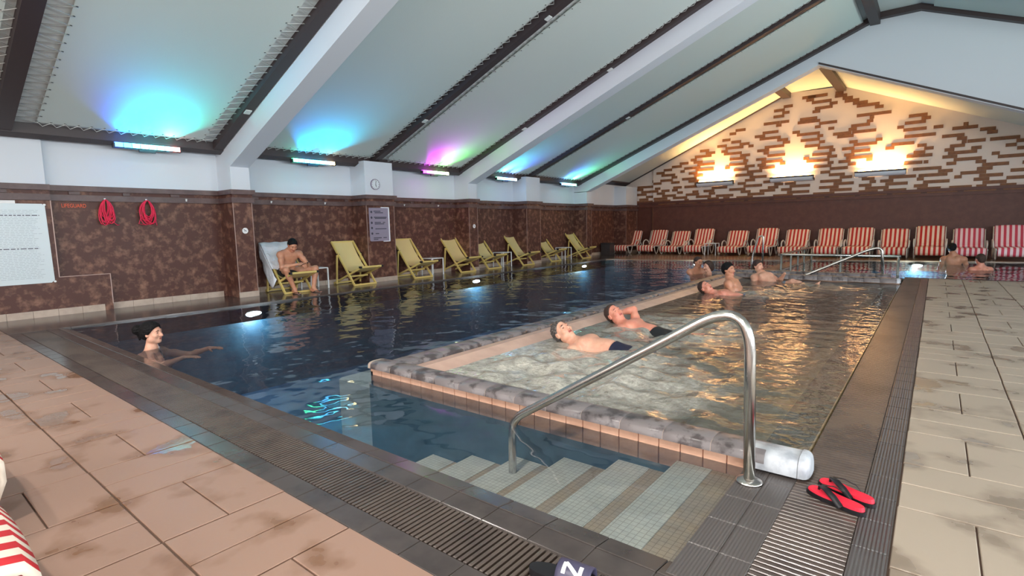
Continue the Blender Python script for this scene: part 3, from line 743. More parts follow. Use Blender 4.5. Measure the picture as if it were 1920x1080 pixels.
# ================================================================== LIGHT FITTINGS
# colour-changing LED bars under the eaves of the left wall
LED = [(2.96, 3.98, [(0.05,0.2,1),(0.05,0.45,1),(0.1,0.7,1),(0.15,0.85,1),(0.2,0.9,1),(0.2,0.9,0.9),(0.25,0.8,1),(1,0.35,0.3)], [((0.0,0.16,1), 0.8), ((0.0,0.60,1), 1.2), ((0.02,0.8,0.7), 0.9)], 'cyan and blue lit LED bar above the two red rope coils'),
       (6.09, 7.13, [(0.1,1,0.5),(0.1,0.8,1),(0.1,0.6,1),(0.1,0.5,1),(0.1,0.7,1),(0.15,0.8,1),(0.3,0.7,1),(1,0.8,0.4)], [((0.0,0.34,1), 1.1), ((0.0,0.60,1), 1.0)], 'blue lit LED bar above the man on the deck chair'),
       (9.74, 10.73, [(0.6,0.05,1),(0.8,0.1,1),(1,0.2,0.9),(1,0.5,0.8),(0.7,1,0.6),(0.4,1,0.4),(0.5,1,0.5),(0.8,0.9,0.5)], [((0.75,0.0,1), 1.0), ((0.2,1,0.2), 0.7)], 'magenta and green lit LED bar just past the wall clock'),
       (12.78, 13.80, [(0.3,1,0.6),(0.3,0.9,1),(0.3,0.8,1),(0.2,0.5,1),(0.2,0.5,1),(0.2,0.4,1),(0.4,0.7,1),(0.6,0.8,1)], [((0.1,0.75,1), 0.9), ((0.05,0.2,1), 0.7)], 'pale blue lit LED bar, second from the gable wall'),
       (16.40, 17.45, [(0.2,0.5,1),(0.3,0.7,1),(0.3,0.8,1),(0.3,0.9,1),(0.3,0.8,1),(0.2,0.6,1),(0.3,1,0.7),(0.3,1,0.7)], [((0.05,0.25,1), 0.6), ((0.15,1,0.5), 0.7)], 'blue and green lit LED bar nearest the gable wall')]
ledmats = {}
def led_mat(c, s=9.0):
    key = tuple(c)+(s,)
    if key not in ledmats:
        nm = 'led_%d' % len(ledmats)
        mat(nm, (0.02, 0.02, 0.02, 1), 0.4, emit=((c[0], c[1], c[2], 1), s)); ledmats[key] = nm
    return ledmats[key]
def led_bar(x, y0, y1, z, cols, lights, label, sgn=1, power=20.0):
    t = thing('led_bar', label, 'light', (x, (y0+y1)/2, z), 0, 'LED bars under the eaves')
    L = y1-y0
    hb = MB().bevbox(-0.03, 0.05, -L/2, L/2, -0.05, 0.03, 0.01).box(-0.06 if sgn > 0 else 0.02, -0.02 if sgn > 0 else 0.06, -0.12, 0.12, -0.09, 0.0)
    hb.build('housing', 'led_housing', t)
    n_ = len(cols)
    for i, c in enumerate(cols):
        a = -L/2+0.02+(L-0.04)*i/n_; b = -L/2+0.02+(L-0.04)*(i+1)/n_
        MB().box(-0.02, 0.056, a+0.005, b-0.005, -0.036, 0.036).build('diode_window', led_mat(c), t)
    m_ = len(lights)
    for i, (c, p) in enumerate(lights):
        yy = y0+L*(i+0.5)/m_
        area('led_light', (x+sgn*0.02, yy, z+0.04), (x+sgn*0.82, yy, z+0.66), 0.04, L/m_*0.95, power*p, c, 85)
for (a, b, cols, lights, lab) in LED: led_bar(-10.47, a*0.974, b*0.974, 2.69, cols, lights, lab)
# unseen counterparts added on the opposite wall to wash the right-hand roof slope
RL = [((0.75,1,0.85), 'pale green'), ((0.6,1,0.82), 'sea green'), ((1,0.78,0.95), 'pink'), ((0.65,1,0.95), 'cyan')]
for i, (c, nm) in enumerate(RL):
    y0 = 0.2+i*4.2
    led_bar(8.42, y0, y0+1.0, 2.5, [c]*6, [(c, 2.2)], '%s lit LED bar added on the window wall' % nm, -1, 62.0)

# unseen fill lamps added on the rafter to brighten the near deck and steps
mat('lamp_fill', (0.9, 0.9, 0.9, 1), 0.5, emit=((1.0, 0.95, 0.9, 1), 6.0))
for (fx, tx, fp, lab) in ((-5.2, -4.6, 80, 'floodlight under the rafter above the near deck, added over the loungers'), (-1.3, -1.6, 190, 'floodlight under the rafter above the near deck, added over the steps'), (2.6, 1.2, 110, 'floodlight under the rafter above the near deck, added over the paving')):
    zz = min(2.45+0.405*(fx+10.3), 2.45+0.405*(8.2-fx))-0.02
    t = thing('fill_light', lab, 'light', (fx, -1.42, zz), 0, 'fill lights added under the rafter')
    MB().box(-0.30, 0.30, -0.22, 0.22, -0.16, -0.06).box(-0.03, 0.03, -0.03, 0.03, -0.08, 0.02).build('housing', 'led_housing', t)
    MB().box(-0.27, 0.27, -0.19, 0.19, -0.168, -0.158).build('lens', 'lamp_fill', t)
    area('fill_lamp', (fx, -1.42, zz-0.18), (tx, 2.0, 0), 0.5, 0.36, fp, (1.0, 0.94, 0.87), 140)
# warm half-round uplights on the gable
for (xc, lab) in ((-6.95, 'warm uplight on the gable, the one nearest the pool corner'), (-4.22, 'warm uplight on the gable, middle one of the three'), (-1.57, 'warm uplight on the gable, largest looking one, farthest from the pillar wall')):
    t = thing('uplight', lab, 'light', (xc, YG-0.021, 2.78), 0, 'uplights on the gable wall')
    prof = [(0, -0.13)]+[(-0.17*math.sin(math.radians(a)), -0.13*math.cos(math.radians(a))+0.0) for a in range(15, 91, 15)]+[(-0.17, 0.05), (-0.155, 0.05), (-0.15, 0.0), (0, -0.10)]
    mb = MB(); mb.prism([(p[0], p[1]) for p in prof], 'x', -0.70, 0.70)
    mb.build('trough', 'white_paint', t)
    MB().box(-0.71, 0.71, -0.178, -0.165, 0.0, 0.055).box(-0.71, -0.70, -0.175, 0, -0.10, 0.055).box(0.70, 0.71, -0.175, 0, -0.10, 0.055).build('rim', 'dark_frame', t)
    if 'lamp_warm' not in MAT: mat('lamp_warm', (0.9, 0.7, 0.4, 1), 0.5, emit=((1.0, 0.62, 0.23, 1), 25.0))
    MB().tube([(-0.62, -0.10, 0.055), (0.62, -0.10, 0.055)], 0.03, 8).build('tube_lamp', 'lamp_warm', t)
    area('uplight_lamp', (xc, YG-0.15, 2.885), (xc, YG-0.15, 3.8), 1.25, 0.10, 60, (1.0, 0.56, 0.20), 130)

# underwater spotlights
mat('lamp_pool', (0.9, 0.95, 1, 1), 0.5, emit=((0.72, 0.86, 1.0, 1), 16.0))
UW = [((-9.23, 4.35, -0.17), (1, 0, 0), 'round underwater light near the seated man'), ((-9.23, 10.1, -0.15), (1, 0, 0), 'round underwater light below the third empty deck chair'),
      ((-9.23, 15.5, -0.15), (1, 0, 0), 'round underwater light near the last deck chairs'), ((-6.1, 17.5, -0.14), (0.25, -1, 0), 'round underwater light beside the embracing couple'),
      ((-0.37, 19.28, -0.13), (0.1, -1, 0), 'round underwater light glowing turquoise beside the woman seen from behind')]
for (p, d, lab) in UW:
    d = Vector(d).normalized()
    t = thing('pool_light', lab, 'light', p, 0, 'underwater lights')
    t.rotation_euler = d.to_track_quat('Z', 'Y').to_euler()
    MB().prism([(0.15*math.cos(q*0.3142), 0.055*math.sin(q*0.3142)) for q in range(20)], 'z', -0.02, 0.004).build('bezel', 'steel', t)
    MB().prism([(0.125*math.cos(q*0.3142), 0.036*math.sin(q*0.3142)) for q in range(20)], 'z', 0.0, 0.02).build('lens', 'lamp_pool', t)
    pl = bpy.data.lights.new('pool_lamp', 'POINT'); pl.energy = (30 if p[1] > 3 else 24) if p[0] < -1 else 80; pl.color = (0.55, 0.82, 1.0); pl.shadow_soft_size = 0.08
    po = bpy.data.objects.new('pool_lamp', pl); COL.objects.link(po); po.location = Vector(p)+d*0.22+Vector((0, 0, -0.14))

# ================================================================== FURNITURE
def make_deckchair(label):
    t = thing('deck_chair', label, 'deck chair', group='yellow deck chairs along the pillar wall')
    W = 0.285
    for s_ in (-1, 1):
        MB().bar((-0.80, s_*W, 0.975), (0.0, s_*W, 0.02), 0.03, 0.042).build('back_rail', 'chair_wood', t)
        MB().bar((0.25, s_*(W-0.032), 0.42), (-0.82, s_*(W-0.032), 0.02), 0.03, 0.042).build('seat_rail', 'chair_wood', t)
        MB().bar((-0.56, s_*(W+0.03), 0.69), (-0.63, s_*(W+0.03), 0.02), 0.028, 0.036).build('prop', 'chair_wood', t)
        MB().cyl((-0.56, s_*(W+0.02)-0.03, 0.69), 0.016, 0.08, 'y', 10).build('bolt', 'black', t)
        MB().box(0.22, 0.285, s_*W-0.02, s_*W+0.02, 0.40, 0.445).build('end_cap', 'rubber_black', t)
    for (x_, z_, w_) in ((-0.80, 0.965, W), (0.25, 0.425, W), (0.0, 0.022, W+0.015), (-0.80, 0.03, W-0.02), (-0.25, 0.20, W-0.03)):
        MB().bar((x_, -w_, z_), (x_, w_, z_), 0.036, 0.036).build('crossbar', 'chair_wood', t)
    path = [(-0.80, 0.985), (-0.72, 0.86), (-0.60, 0.68), (-0.47, 0.51), (-0.34, 0.385), (-0.20, 0.315), (-0.05, 0.315), (0.10, 0.36), (0.255, 0.445)]
    vs_ = []; fs = []; nu = 6
    for (x_, z_) in path:
        for i in range(nu+1):
            u = -1+2*i/nu
            sag = 0.018*(1-u*u) if 0.33 < z_ < 0.9 or z_ < 0.33 else 0
            vs_.append((x_-sag*0.6, u*0.25, z_-sag))
    for j in range(len(path)-1):
        for i in range(nu):
            a = j*(nu+1)+i; fs.append((a, a+nu+1, a+nu+2, a+1))
    m_ = len(vs_)
    vs2 = [(v[0]-0.004, v[1], v[2]-0.005) for v in vs_]
    MB().add(vs_+vs2, fs+[tuple(m_+q for q in reversed(f)) for f in fs], 0, True).build('sling', 'chair_sling', t)
    return t
DC = [(-10.0, 5.64, 'yellow deck chair with a white towel over its back, under the seated man'),
      (-10.0, 7.25, 'empty yellow deck chair between the seated man and the pillar with the clock'),
      (-10.02, 9.02, 'empty yellow deck chair standing just past the pillar with the clock'),
      (-10.1, 10.75, 'empty yellow deck chair right before the second narrow pillar'),
      (-10.2, 12.0, 'yellow deck chair half hidden behind the second narrow pillar'),
      (-10.1, 13.55, 'empty yellow deck chair in front of the second wide pillar'),
      (-10.25, 15.35, 'yellow deck chair half hidden behind the second wide pillar, with a table'),
      (-10.1, 17.15, 'empty yellow deck chair closest to the gable wall')]
dc0 = None
for (x, y, lab) in DC:
    if dc0 is None: o = dc0 = make_deckchair(lab)
    else: o = copy_tree(dc0)
    o.location = (x, y, 0); o['label'] = lab
# towel over the first chair
tw = MB(); vs_ = []; fs = []
P0 = [(-0.832, 0.86), (-0.83, 0.98), (-0.785, 1.0), (-0.70, 0.875), (-0.58, 0.71), (-0.46, 0.565), (-0.36, 0.46)]
NU = 16
for j, (x_, z_) in enumerate(P0):
    for i in range(NU+1):
        u = -0.335+0.60*i/NU
        fold = 0.010*math.sin(u*26+j*0.9)*(1 if j > 1 else 0.3)
        vs_.append((x_+fold*0.7, u, z_+0.012+fold*0.6+(0.02 if u < -0.25 and j > 2 else 0)))
for j in range(len(P0)-1):
    for i in range(NU):
        a = j*(NU+1)+i; fs.append((a, a+NU+1, a+NU+2, a+1))
o0 = len(vs_); ND = 9
P1 = [(-0.83, 0.97), (-0.785, 1.0), (-0.70, 0.895), (-0.58, 0.75), (-0.47, 0.62), (-0.36, 0.49), (-0.27, 0.38)]
drop = [0.30, 0.40, 0.46, 0.54, 0.53, 0.36, 0.10]
for j, (x_, z_) in enumerate(P1):
    for i in range(ND+1):
        q = i/ND
        vs_.append((x_+0.10*q+0.018*math.sin(j*2.1+q*4)*q, -0.345-0.025*math.sin(j*2.3+q*3)*q-0.015*q, z_+0.014-drop[j]*q))
for j in range(len(P1)-1):
    for i in range(ND):
        a = o0+j*(ND+1)+i; fs.append((a, a+1, a+ND+2, a+ND+1))
tw.add(vs_, fs, 0, True)
to = tw.build('towel', 'towel', None, (-10.0, 5.64, 0.0))
md = to.modifiers.new('thick', 'SOLIDIFY'); md.thickness = 0.008; md.offset = 1
tag(to, 'white towel draped over the back of the seated man\'s deck chair', 'towel')

def make_table(label):
    t = thing('side_table', label, 'table', group='white side tables')
    MB().bevbox(-0.21, 0.21, -0.21, 0.21, 0.43, 0.45, 0.004).build('table_top', 'white_metal', t)
    for a in (-1, 1):
        for b in (-1, 1):
            MB().box(a*0.20-0.0125, a*0.20+0.0125, b*0.20-0.0125, b*0.20+0.0125, 0, 0.43).build('leg', 'white_metal', t)
    return t
TB = [(-10.45, 6.28, 'white side table beside the seated man'), (-10.5, 9.78, 'white side table past the pillar with the clock'), (-10.55, 12.78, 'white side table beyond the second narrow pillar'),
      (-10.5, 16.2, 'white side table before the last deck chair'), (-6.62, 20.5, 'low white side table between the striped loungers')]
t0 = None
for (x, y, lab) in TB:
    o = t0 = make_table(lab) if t0 is None else t0
    if t0['label'] != lab: o = copy_tree(t0)
    o.location = (x, y, 0); o['label'] = lab

def make_lounger(label, stripe):
    t = thing('sun_lounger', label, 'sun lounger')
    W = 0.355
    def sling(path, w, name, th=0.022):
        vs_ = []; fs = []; nu = 8; n_ = len(path)
        for off in (0, 1):
            for j, (y_, z_) in enumerate(path):
                a = path[max(j-1, 0)]; b = path[min(j+1, n_-1)]
                ty, tz = b[0]-a[0], b[1]-a[1]; l_ = math.hypot(ty, tz); ny, nz = -tz/l_, ty/l_
                for i in range(nu+1):
                    u = -1+2*i/nu
                    h_ = (0.012*(1-u*u)) - off*th
                    vs_.append((u*w, y_+ny*h_, z_+nz*h_))
        m_ = n_*(nu+1)
        for j in range(n_-1):
            for i in range(nu):
                a = j*(nu+1)+i; fs.append((a, a+1, a+nu+2, a+nu+1)); fs.append((m_+a, m_+a+nu+1, m_+a+nu+2, m_+a+1))
        for j in range(n_-1):
            for i in (0, nu):
                a = j*(nu+1)+i; q = (a, a+nu+1, m_+a+nu+1, m_+a)
                fs.append(q if i == 0 else tuple(reversed(q)))
        for j in (0, n_-1):
            for i in range(nu):
                a = j*(nu+1)+i; q = (a, m_+a, m_+a+1, a+1); fs.append(q if j == 0 else tuple(reversed(q)))
        return MB().add(vs_, fs, 0, True).build(name, stripe, t)
    sling([(0.03, 0.12), (0.0, 0.20), (0.0, 0.28), (0.03, 0.33), (0.10, 0.345), (0.5, 0.335), (0.9, 0.325), (1.12, 0.33), (1.18, 0.35)], W-0.01, 'seat_cover')
    sling([(1.15, 0.345), (1.22, 0.40), (1.30, 0.52), (1.39, 0.69), (1.49, 0.86), (1.53, 0.91), (1.56, 0.90), (1.57, 0.86)], W-0.01, 'back_cover')
    for s_ in (-1, 1):
        x_ = s_*(W+0.012)
        MB().tube([(x_, 0.08, 0.27), (x_, 0.06, 0.30), (x_, 0.10, 0.315), (x_, 0.6, 0.305), (x_, 1.2, 0.31), (x_, 1.30, 0.44), (x_, 1.52, 0.88)], 0.018, 6).build('side_rail', 'lounger_frame', t)
        def loop(y0, y1, yb): 
            return [(x_, y0, 0.30), (x_, y0+0.03, 0.18), (x_, yb-0.07, 0.05), (x_, yb, 0.018), (x_, yb+0.07, 0.05), (x_, y1-0.03, 0.18), (x_, y1, 0.30)]
        MB().tube(loop(0.12, 0.52, 0.32), 0.019, 6).build('leg', 'lounger_frame', t)
        MB().tube(loop(0.98, 1.42, 1.20)+[(x_, 1.36, 0.30)][:0], 0.019, 6).build('leg', 'lounger_frame', t)
        MB().tube([(x_+s_*0.02, 0.72, 0.30), (x_+s_*0.03, 0.76, 0.43), (x_+s_*0.03, 0.86, 0.51), (x_+s_*0.03, 1.02, 0.535), (x_+s_*0.03, 1.20, 0.50), (x_+s_*0.02, 1.40, 0.32), (x_+s_*0.01, 1.42, 0.30)], 0.022, 6).build('armrest', 'lounger_frame', t)
    for (y_, z_) in ((0.08, 0.27), (0.55, 0.295), (1.2, 0.295), (1.40, 0.66)):
        MB().tube([(-W, y_, z_), (W, y_, z_)], 0.014, 6).build('crossbar', 'lounger_frame', t)
    return t
LX = [q*0.978 for q in (-10.55, -9.37, -8.35, -7.40, -6.10, -5.03, -3.97, -2.93, -2.03, -1.06, -0.13, 0.82, 1.75)]
LY = [20.1, 20.1, 20.0, 20.05, 20.1, 20.1, 20.0, 20.1, 20.05, 20.0, 20.0, 20.1, 19.9]
ORD = ['first in the row from the pillar wall', 'second in the row from the pillar wall', 'third in the row from the pillar wall', 'fourth in the row, just before the low white table',
       'fifth in the row, just past the low white table', 'sixth in the row, behind the tall grab rail', 'seventh in the row, above the barrier rail\'s end', 'eighth in the row, above the barrier rail',
       'ninth in the row, before the sloping handrail\'s bend', 'tenth in the row, past the sloping handrail\'s bend', 'eleventh in the row, last of the red ones', '', '']
l0 = make_lounger('x', 'stripes'); l1 = None
for i, (x, y) in enumerate(zip(LX, LY)):
    if i < 11:
        o = l0 if i == 0 else copy_tree(l0); lab = 'red and cream striped lounger '+ORD[i]
    else:
        if l1 is None: o = l1 = make_lounger('x', 'stripes_pink')
        else: o = copy_tree(l1)
        lab = 'pink and white striped lounger '+('behind the woman seen from behind' if i == 11 else 'at the end of the row, cut by the picture edge')
    o.location = (x, y, 0); o['label'] = lab; o['group'] = 'loungers in a row below the gable'
    sc = 1.02+0.05*math.sin(i*2.7); o.scale = (1, 1, sc)
ln = make_lounger('striped lounger corner close by, lying at the bottom left of the view', 'stripes_near')
ln.location = (-2.29, 0.26, 0); ln.rotation_euler = (0, 0, math.pi); ln['group'] = 'loungers on the near deck'
ln2 = copy_tree(ln); ln2.location = (-3.43, 0.34, 0); ln2['label'] = 'striped lounger showing only a red and white foot tip'

# ================================================================== RAILS
def smooth_path(pts, r=0.12, n=7):
    """round the corners of a polyline"""
    pts = [Vector(p) for p in pts]; out = [pts[0]]
    for i in range(1, len(pts)-1):
        a, b, c = pts[i-1], pts[i], pts[i+1]
        ra = min(r, (a-b).length*0.48, (c-b).length*0.48)
        p, q = b+(a-b).normalized()*ra, b+(c-b).normalized()*ra
        for k_ in range(n+1):
            t = k_/n; out.append(p*(1-t)**2+b*2*t*(1-t)+q*t*t)
    out.append(pts[-1]); return out
hr = thing('handrail', 'large polished steel handrail sloping down over the pool steps', 'handrail', (-0.64, 2.61, 0))
MB().tube(smooth_path([(0, 0, 0.0), (-0.02, 0, 0.90), (-0.75, -0.015, 0.44)], 0.28, 12)[:-1]+smooth_path([(-0.75, -0.015, 0.44), (-1.44, -0.03, 0.01), (-1.445, -0.03, -0.60)], 0.10), 0.0265, 16).build('tube', 'steel', hr)
MB().tube([(0, 0, 0.0), (0, 0, 0.006), (0, 0, 0.012), (0, 0, 0.02)], 0.06, 20, radii=[0.062, 0.062, 0.055, 0.03]).build('flange', 'steel', hr)
h2 = thing('handrail', 'smaller steel handrail sloping down at the far side of the whirlpool', 'handrail', (-0.82, 13.32, 0.1))
MB().tube(smooth_path([(0, 0, 0.0), (-0.03, 0, 0.56), (-0.26, 0, 0.50), (-1.46, -0.3, -0.10), (-1.47, -0.3, -0.4)], 0.14), 0.028, 10).build('tube', 'steel', h2)
MB().cyl((0, 0, -0.01), 0.06, 0.02, 'z', 14).build('flange', 'steel', h2)
br = thing('barrier_rail', 'low steel barrier rail with posts standing in the far pool', 'rail', (-3.0, 14.6, 0))
MB().tube(smooth_path([(0, 4.3, 0.40), (0, 0, 0.40), (2.42, 0, 0.40)], 0.05), 0.03, 10).build('top_rail', 'steel', br)
for (x, y) in ((0, 0.02), (0.22, 0), (1.28, 0), (2.38, 0), (0, 2.1), (0, 3.0), (0, 4.2)):
    MB().tube([(x, y, -1.0), (x, y, 0.40)], 0.026, 8).build('post', 'steel', br)
gr = thing('grab_rail', 'tall narrow steel grab rail at the far corner of the whirlpool', 'rail', (-3.52, 14.5, 0))
MB().tube(smooth_path([(-0.14, 0, -0.4), (-0.14, 0, 0.35), (0.0, 0, 0.85), (0.11, 0, 0.88), (0.12, 0, -0.4)], 0.12), 0.02, 8).build('tube', 'steel', gr)

# ================================================================== THINGS ON THE WALLS
def text_mesh(s_, size, m, extr=0.002):
    cu = bpy.data.curves.new('txt', 'FONT'); cu.body = s_; cu.size = size; cu.extrude = extr; cu.align_x = 'CENTER'; cu.align_y = 'CENTER'
    ob = bpy.data.objects.new('txt', cu); COL.objects.link(ob)
    dg = bpy.context.evaluated_depsgraph_get()
    me = bpy.data.meshes.new_from_object(ob.evaluated_get(dg))
    bpy.data.objects.remove(ob)
    me.materials.clear(); me.materials.append(MAT[m])
    return me
ROT_LW = (math.pi/2, 0, math.pi/2)        # text readable when facing +x
lg = thing('lettering_sign', 'small orange LIFEGUARD lettering on the brown wall', 'sign', (WX+0.004, 2.385, 1.715))
MB().box(-0.002, 0.002, -0.19, 0.19, -0.06, 0.06).build('backing', 'stone_plain', lg)
tm = text_mesh('LIFEGUARD', 0.075, 'orange_paint'); o = link('letters', tm, lg, (0.006, 0, 0), ROT_LW); o.scale = (0.82, 1.15, 1)
def hook(parent, loc):
    return MB().box(0, 0.006, -0.012, 0.012, -0.02, 0.025).tube([(0.0, 0, 0.01), (0.03, 0, 0.0), (0.04, 0, 0.02)], 0.005, 5).build('hook', 'white_metal', parent, loc)
for k, (yc, lab, wob) in enumerate(((2.79, 'red rope coil hanging beside the lifeguard lettering', 0.09), (3.38, 'looser red rope coil with trailing ends', 0.12))):
    t = thing('rope_coil', lab, 'rope', (WX+0.055, yc, 1.82), 0, 'red rope coils on hooks')
    rr = random.Random(k+2); hook(t, (0, 0, 0.0))
    m_ = MB(); pts = []
    for i in range(15):
        w_ = rr.uniform(0.4, 1.0)*wob; h_ = rr.uniform(0.28, 0.42); dx = rr.uniform(0.01, 0.05); sk_ = rr.uniform(-0.03, 0.03)
        loop = []
        for q in range(14):
            a = 2*math.pi*q/14
            loop.append((dx+0.012*math.sin(a*2+i), w_*math.sin(a)*(0.6+0.4*math.sin(a/2))+sk_*(1-math.cos(a)), -h_/2+h_/2*math.cos(a)))
        m_.tube(loop, 0.0075, 5, closed=True)
    m_.build('coil', 'red_rope', t)
    MB().tube([(0.03, 0.03, -0.3), (0.03, 0.09, -0.38), (0.03, 0.13, -0.42), (0.03, 0.16, -0.41)] if k == 0 else [(0.03, -0.1, -0.25), (0.03, -0.15, -0.4), (0.03, -0.05, -0.42), (0.03, 0.05, -0.40), (0.03, 0.12, -0.43), (0.03, 0.1, -0.25)], 0.006, 5).build('tail', 'red_rope', t)
for i, y in enumerate((4.02, 5.62, 6.86, 9.15, 10.35)):
    h = hook(None, (WX+0.052, y, 1.84))
    h.name = 'wall_hook'
    tag(h, ['small white hook between the red ropes and the first pillar', 'small white hook above the towel on the deck chair', 'small white hook between the seated man and the clock pillar', 'small white hook just past the clock pillar', 'small white hook just before the second narrow pillar'][i], 'hook', 'white wall hooks')
nb = thing('notice_board', 'large white printed notice board with clear corner caps', 'notice board', (-10.736, 1.55, 1.135))
MB().prism([(-0.75, -0.61), (0.43, -0.61), (0.47, -0.57), (0.455, 0.57), (0.42, 0.60), (-0.75, 0.60)], 'x', 0.0, 0.012).build('panel', 'board_white', nb)
pr = MB(); rr = random.Random(4)
z = 0.50
while z > -0.55:
    bold = any(abs(z-q) < 0.012 for q in (0.42, -0.08))
    y = -0.70; end = 0.40-rr.uniform(0, 0.12)
    while y < end:
        L = rr.uniform(0.02, 0.07); pr.box(0.012, 0.0135, y, min(y+L, end), z-(0.006 if bold else 0.003), z+(0.006 if bold else 0.003), 1 if bold else 0); y += L+0.014
    z -= 0.025
pr.build('print', ['print_grey', 'print_dark'], nb)
for (y, z) in ((0.45, 0.585), (0.47, -0.595)): MB().cyl((0.0, y, z), 0.016, 0.022, 'x', 12).build('cap', 'white_metal', nb)
MB().box(0.001, 0.014, -0.75, 0.12, 0.60, 0.645).build('header_strip', 'mark_white', nb)
po = thing('poster', 'grey rules poster with a bright edge on the clock pillar', 'poster', (PX+0.004, 7.94, 1.35))
MB().prism([(-0.28, -0.37), (-0.25, -0.39), (0.28, -0.39), (0.28, 0.39), (-0.28, 0.385)], 'x', 0, 0.008).build('sheet', 'poster_grey', po)
pr = MB()
for i, (z, y0, y1) in enumerate(((0.31, -0.15, 0.05), (0.275, -0.12, 0.12), (0.17, -0.15, 0.22), (0.145, -0.12, 0.2), (0.05, -0.13, 0.05), (0.05, 0.1, 0.17), (0.015, -0.13, 0.14), (-0.10, -0.12, 0.2), (-0.21, -0.12, -0.02), (-0.31, -0.18, 0.05), (-0.31, 0.1, 0.2), (-0.345, -0.18, -0.05))):
    pr.box(0.008, 0.0095, y0, y1, z-0.012, z+0.008)
for z in (0.29, 0.16, 0.04, -0.08, -0.21): pr.cyl((0.008, -0.215, z), 0.028, 0.0015, 'x', 10)
pr.build('print', 'print_dark', po)
MB().box(0.0, 0.02, 0.27, 0.295, -0.40, 0.40).box(0.0, 0.02, 0.06, 0.295, 0.385, 0.405).box(0.0, 0.02, 0.1, 0.295, -0.405, -0.39).build('clear_frame', 'clear_edge', po)
ck = thing('wall_clock', 'round grey rimmed wall clock on the wide pillar', 'clock', (PX, 7.87, 2.275))
MB().cyl((0, 0, 0), 0.125, 0.03, 'x', 28).build('case', 'poster_grey', ck)
MB().cyl((0.028, 0, 0), 0.108, 0.005, 'x', 28).build('dial', 'clock_face', ck)
mk = MB()
for i in range(12):
    a = i*math.pi/6; mk.bar((0.0345, 0.085*math.sin(a), 0.085*math.cos(a)), (0.0345, 0.10*math.sin(a), 0.10*math.cos(a)), 0.003, 0.008)
mk.build('hour_marks', 'print_dark', ck)
MB().bar((0.036, 0, 0), (0.036, 0.02, -0.055), 0.004, 0.012).build('hand', 'black', ck)
MB().bar((0.038, 0, 0), (0.038, 0.015, 0.08), 0.004, 0.008).build('hand', 'black', ck)
for (y, lab) in ((4.81, 'round white no diving sticker on the pillar next to the seated man'), (11.25, 'round white sticker on the second narrow pillar')):
    t = thing('round_sign', lab, 'sign', (PX+0.002, y, 1.265))
    MB().cyl((0, 0, 0), 0.055, 0.004, 'x', 24).build('disc', 'mark_white', t)
    MB().bar((0.005, -0.025, -0.012), (0.005, 0.028, -0.012), 0.002, 0.006).bar((0.005, -0.02, 0.015), (0.005, 0.018, 0.002), 0.002, 0.010).bar((0.005, -0.028, 0.022), (0.005, -0.016, 0.018), 0.002, 0.012).build('pictogram', 'print_dark', t)
bn = thing('floor_bin', 'low dark grey box in the far pool corner', 'box', (-10.55, 19.6, 0))
MB().bevbox(-0.2, 0.2, -0.2, 0.2, 0.0, 0.44, 0.02).build('body', 'bin_grey', bn)
MB().bevbox(-0.215, 0.215, -0.215, 0.215, 0.44, 0.48, 0.012).build('lid', 'bin_grey', bn)

# ================================================================== FOOTWEAR
def sole_outline(L, w0, w1, n_=28):
    pts = []
    for i in range(n_):
        a = 2*math.pi*i/n_; c, s_ = math.cos(a), math.sin(a)
        x_ = L/2*math.copysign(abs(c)**0.85, c)
        t = (x_/L+0.5)
        w_ = w0+(w1-w0)*t; w_ *= 1-0.16*math.exp(-((t-0.42)/0.16)**2)
        pts.append((x_, w_*math.copysign(abs(s_)**0.75, s_)))
    return pts
def make_flipflop(label, bed='flip_red', strapm='rubber_black'):
    t = thing('flip_flop', label, 'flip-flop', group='red flip-flops on the grate')
    out = sole_outline(0.285, 0.038, 0.050)
    inn = [(x_*0.955, y_*0.92) for x_, y_ in out]
    mb = MB(); n_ = len(out)
    mb.prism(out, 'z', 0.0, 0.018); mb.build('outsole', 'rubber_black', t)
    m2 = MB(); m2.prism(out, 'z', 0.004, 0.010); 
    m3 = MB(); vs_ = [(x_, y_, 0.018) for x_, y_ in inn]+[(x_*0.97, y_*0.97, 0.026+0.010*max(0, -x_/0.14)) for x_, y_ in inn]
    m3.add(vs_, [tuple(range(n_, 2*n_))]+[(i, (i+1) % n_, n_+(i+1) % n_, n_+i) for i in range(n_)])
    m3.build('footbed', bed, t)
    for s_ in (-1, 1):
        pts = [Vector((0.085, 0.0, 0.03)), Vector((0.075, s_*0.006, 0.052)), Vector((0.03, s_*0.030, 0.058)), Vector((-0.02, s_*0.046, 0.045)), Vector((-0.055, s_*0.047, 0.016))]
        vs_ = []; fs = []
        for i, p in enumerate(pts):
            tdir = (pts[min(i+1, 4)]-pts[max(i-1, 0)]).normalized(); side = tdir.cross(Vector((0, 0, 1))).normalized() if i < 4 else Vector((1, 0, 0))
            wd = (0.006, 0.010, 0.013, 0.014, 0.014)[i]
            lat = Vector((tdir.y*-1, tdir.x, 0)).normalized()
            nrm = Vector((0, s_*0.5, 0.86)) if i > 1 else Vector((0, 0, 1))
            a1 = tdir.cross(nrm).normalized()
            vs_ += [p+a1*wd, p-a1*wd, p-a1*wd-nrm*0.004, p+a1*wd-nrm*0.004]
        for i in range(4):
            for k_ in range(4): fs.append((i*4+k_, i*4+(k_+1) % 4, i*4+4+(k_+1) % 4, i*4+4+k_))
        MB().add(vs_, fs, 0, True).build('strap', 'rubber_black', t)
    MB().tube([(0.085, 0, 0.02), (0.084, 0, 0.05)], 0.005, 8).build('toe_post', 'rubber_black', t)
    return t
fa = make_flipflop('red and black flip-flop lying nearer the camera, front one of the pair')
fa.scale = (0.92, 0.95, 1); fa.location = (-0.283, 2.625, 0.0); fa.rotation_euler = (0, 0, math.radians(153))
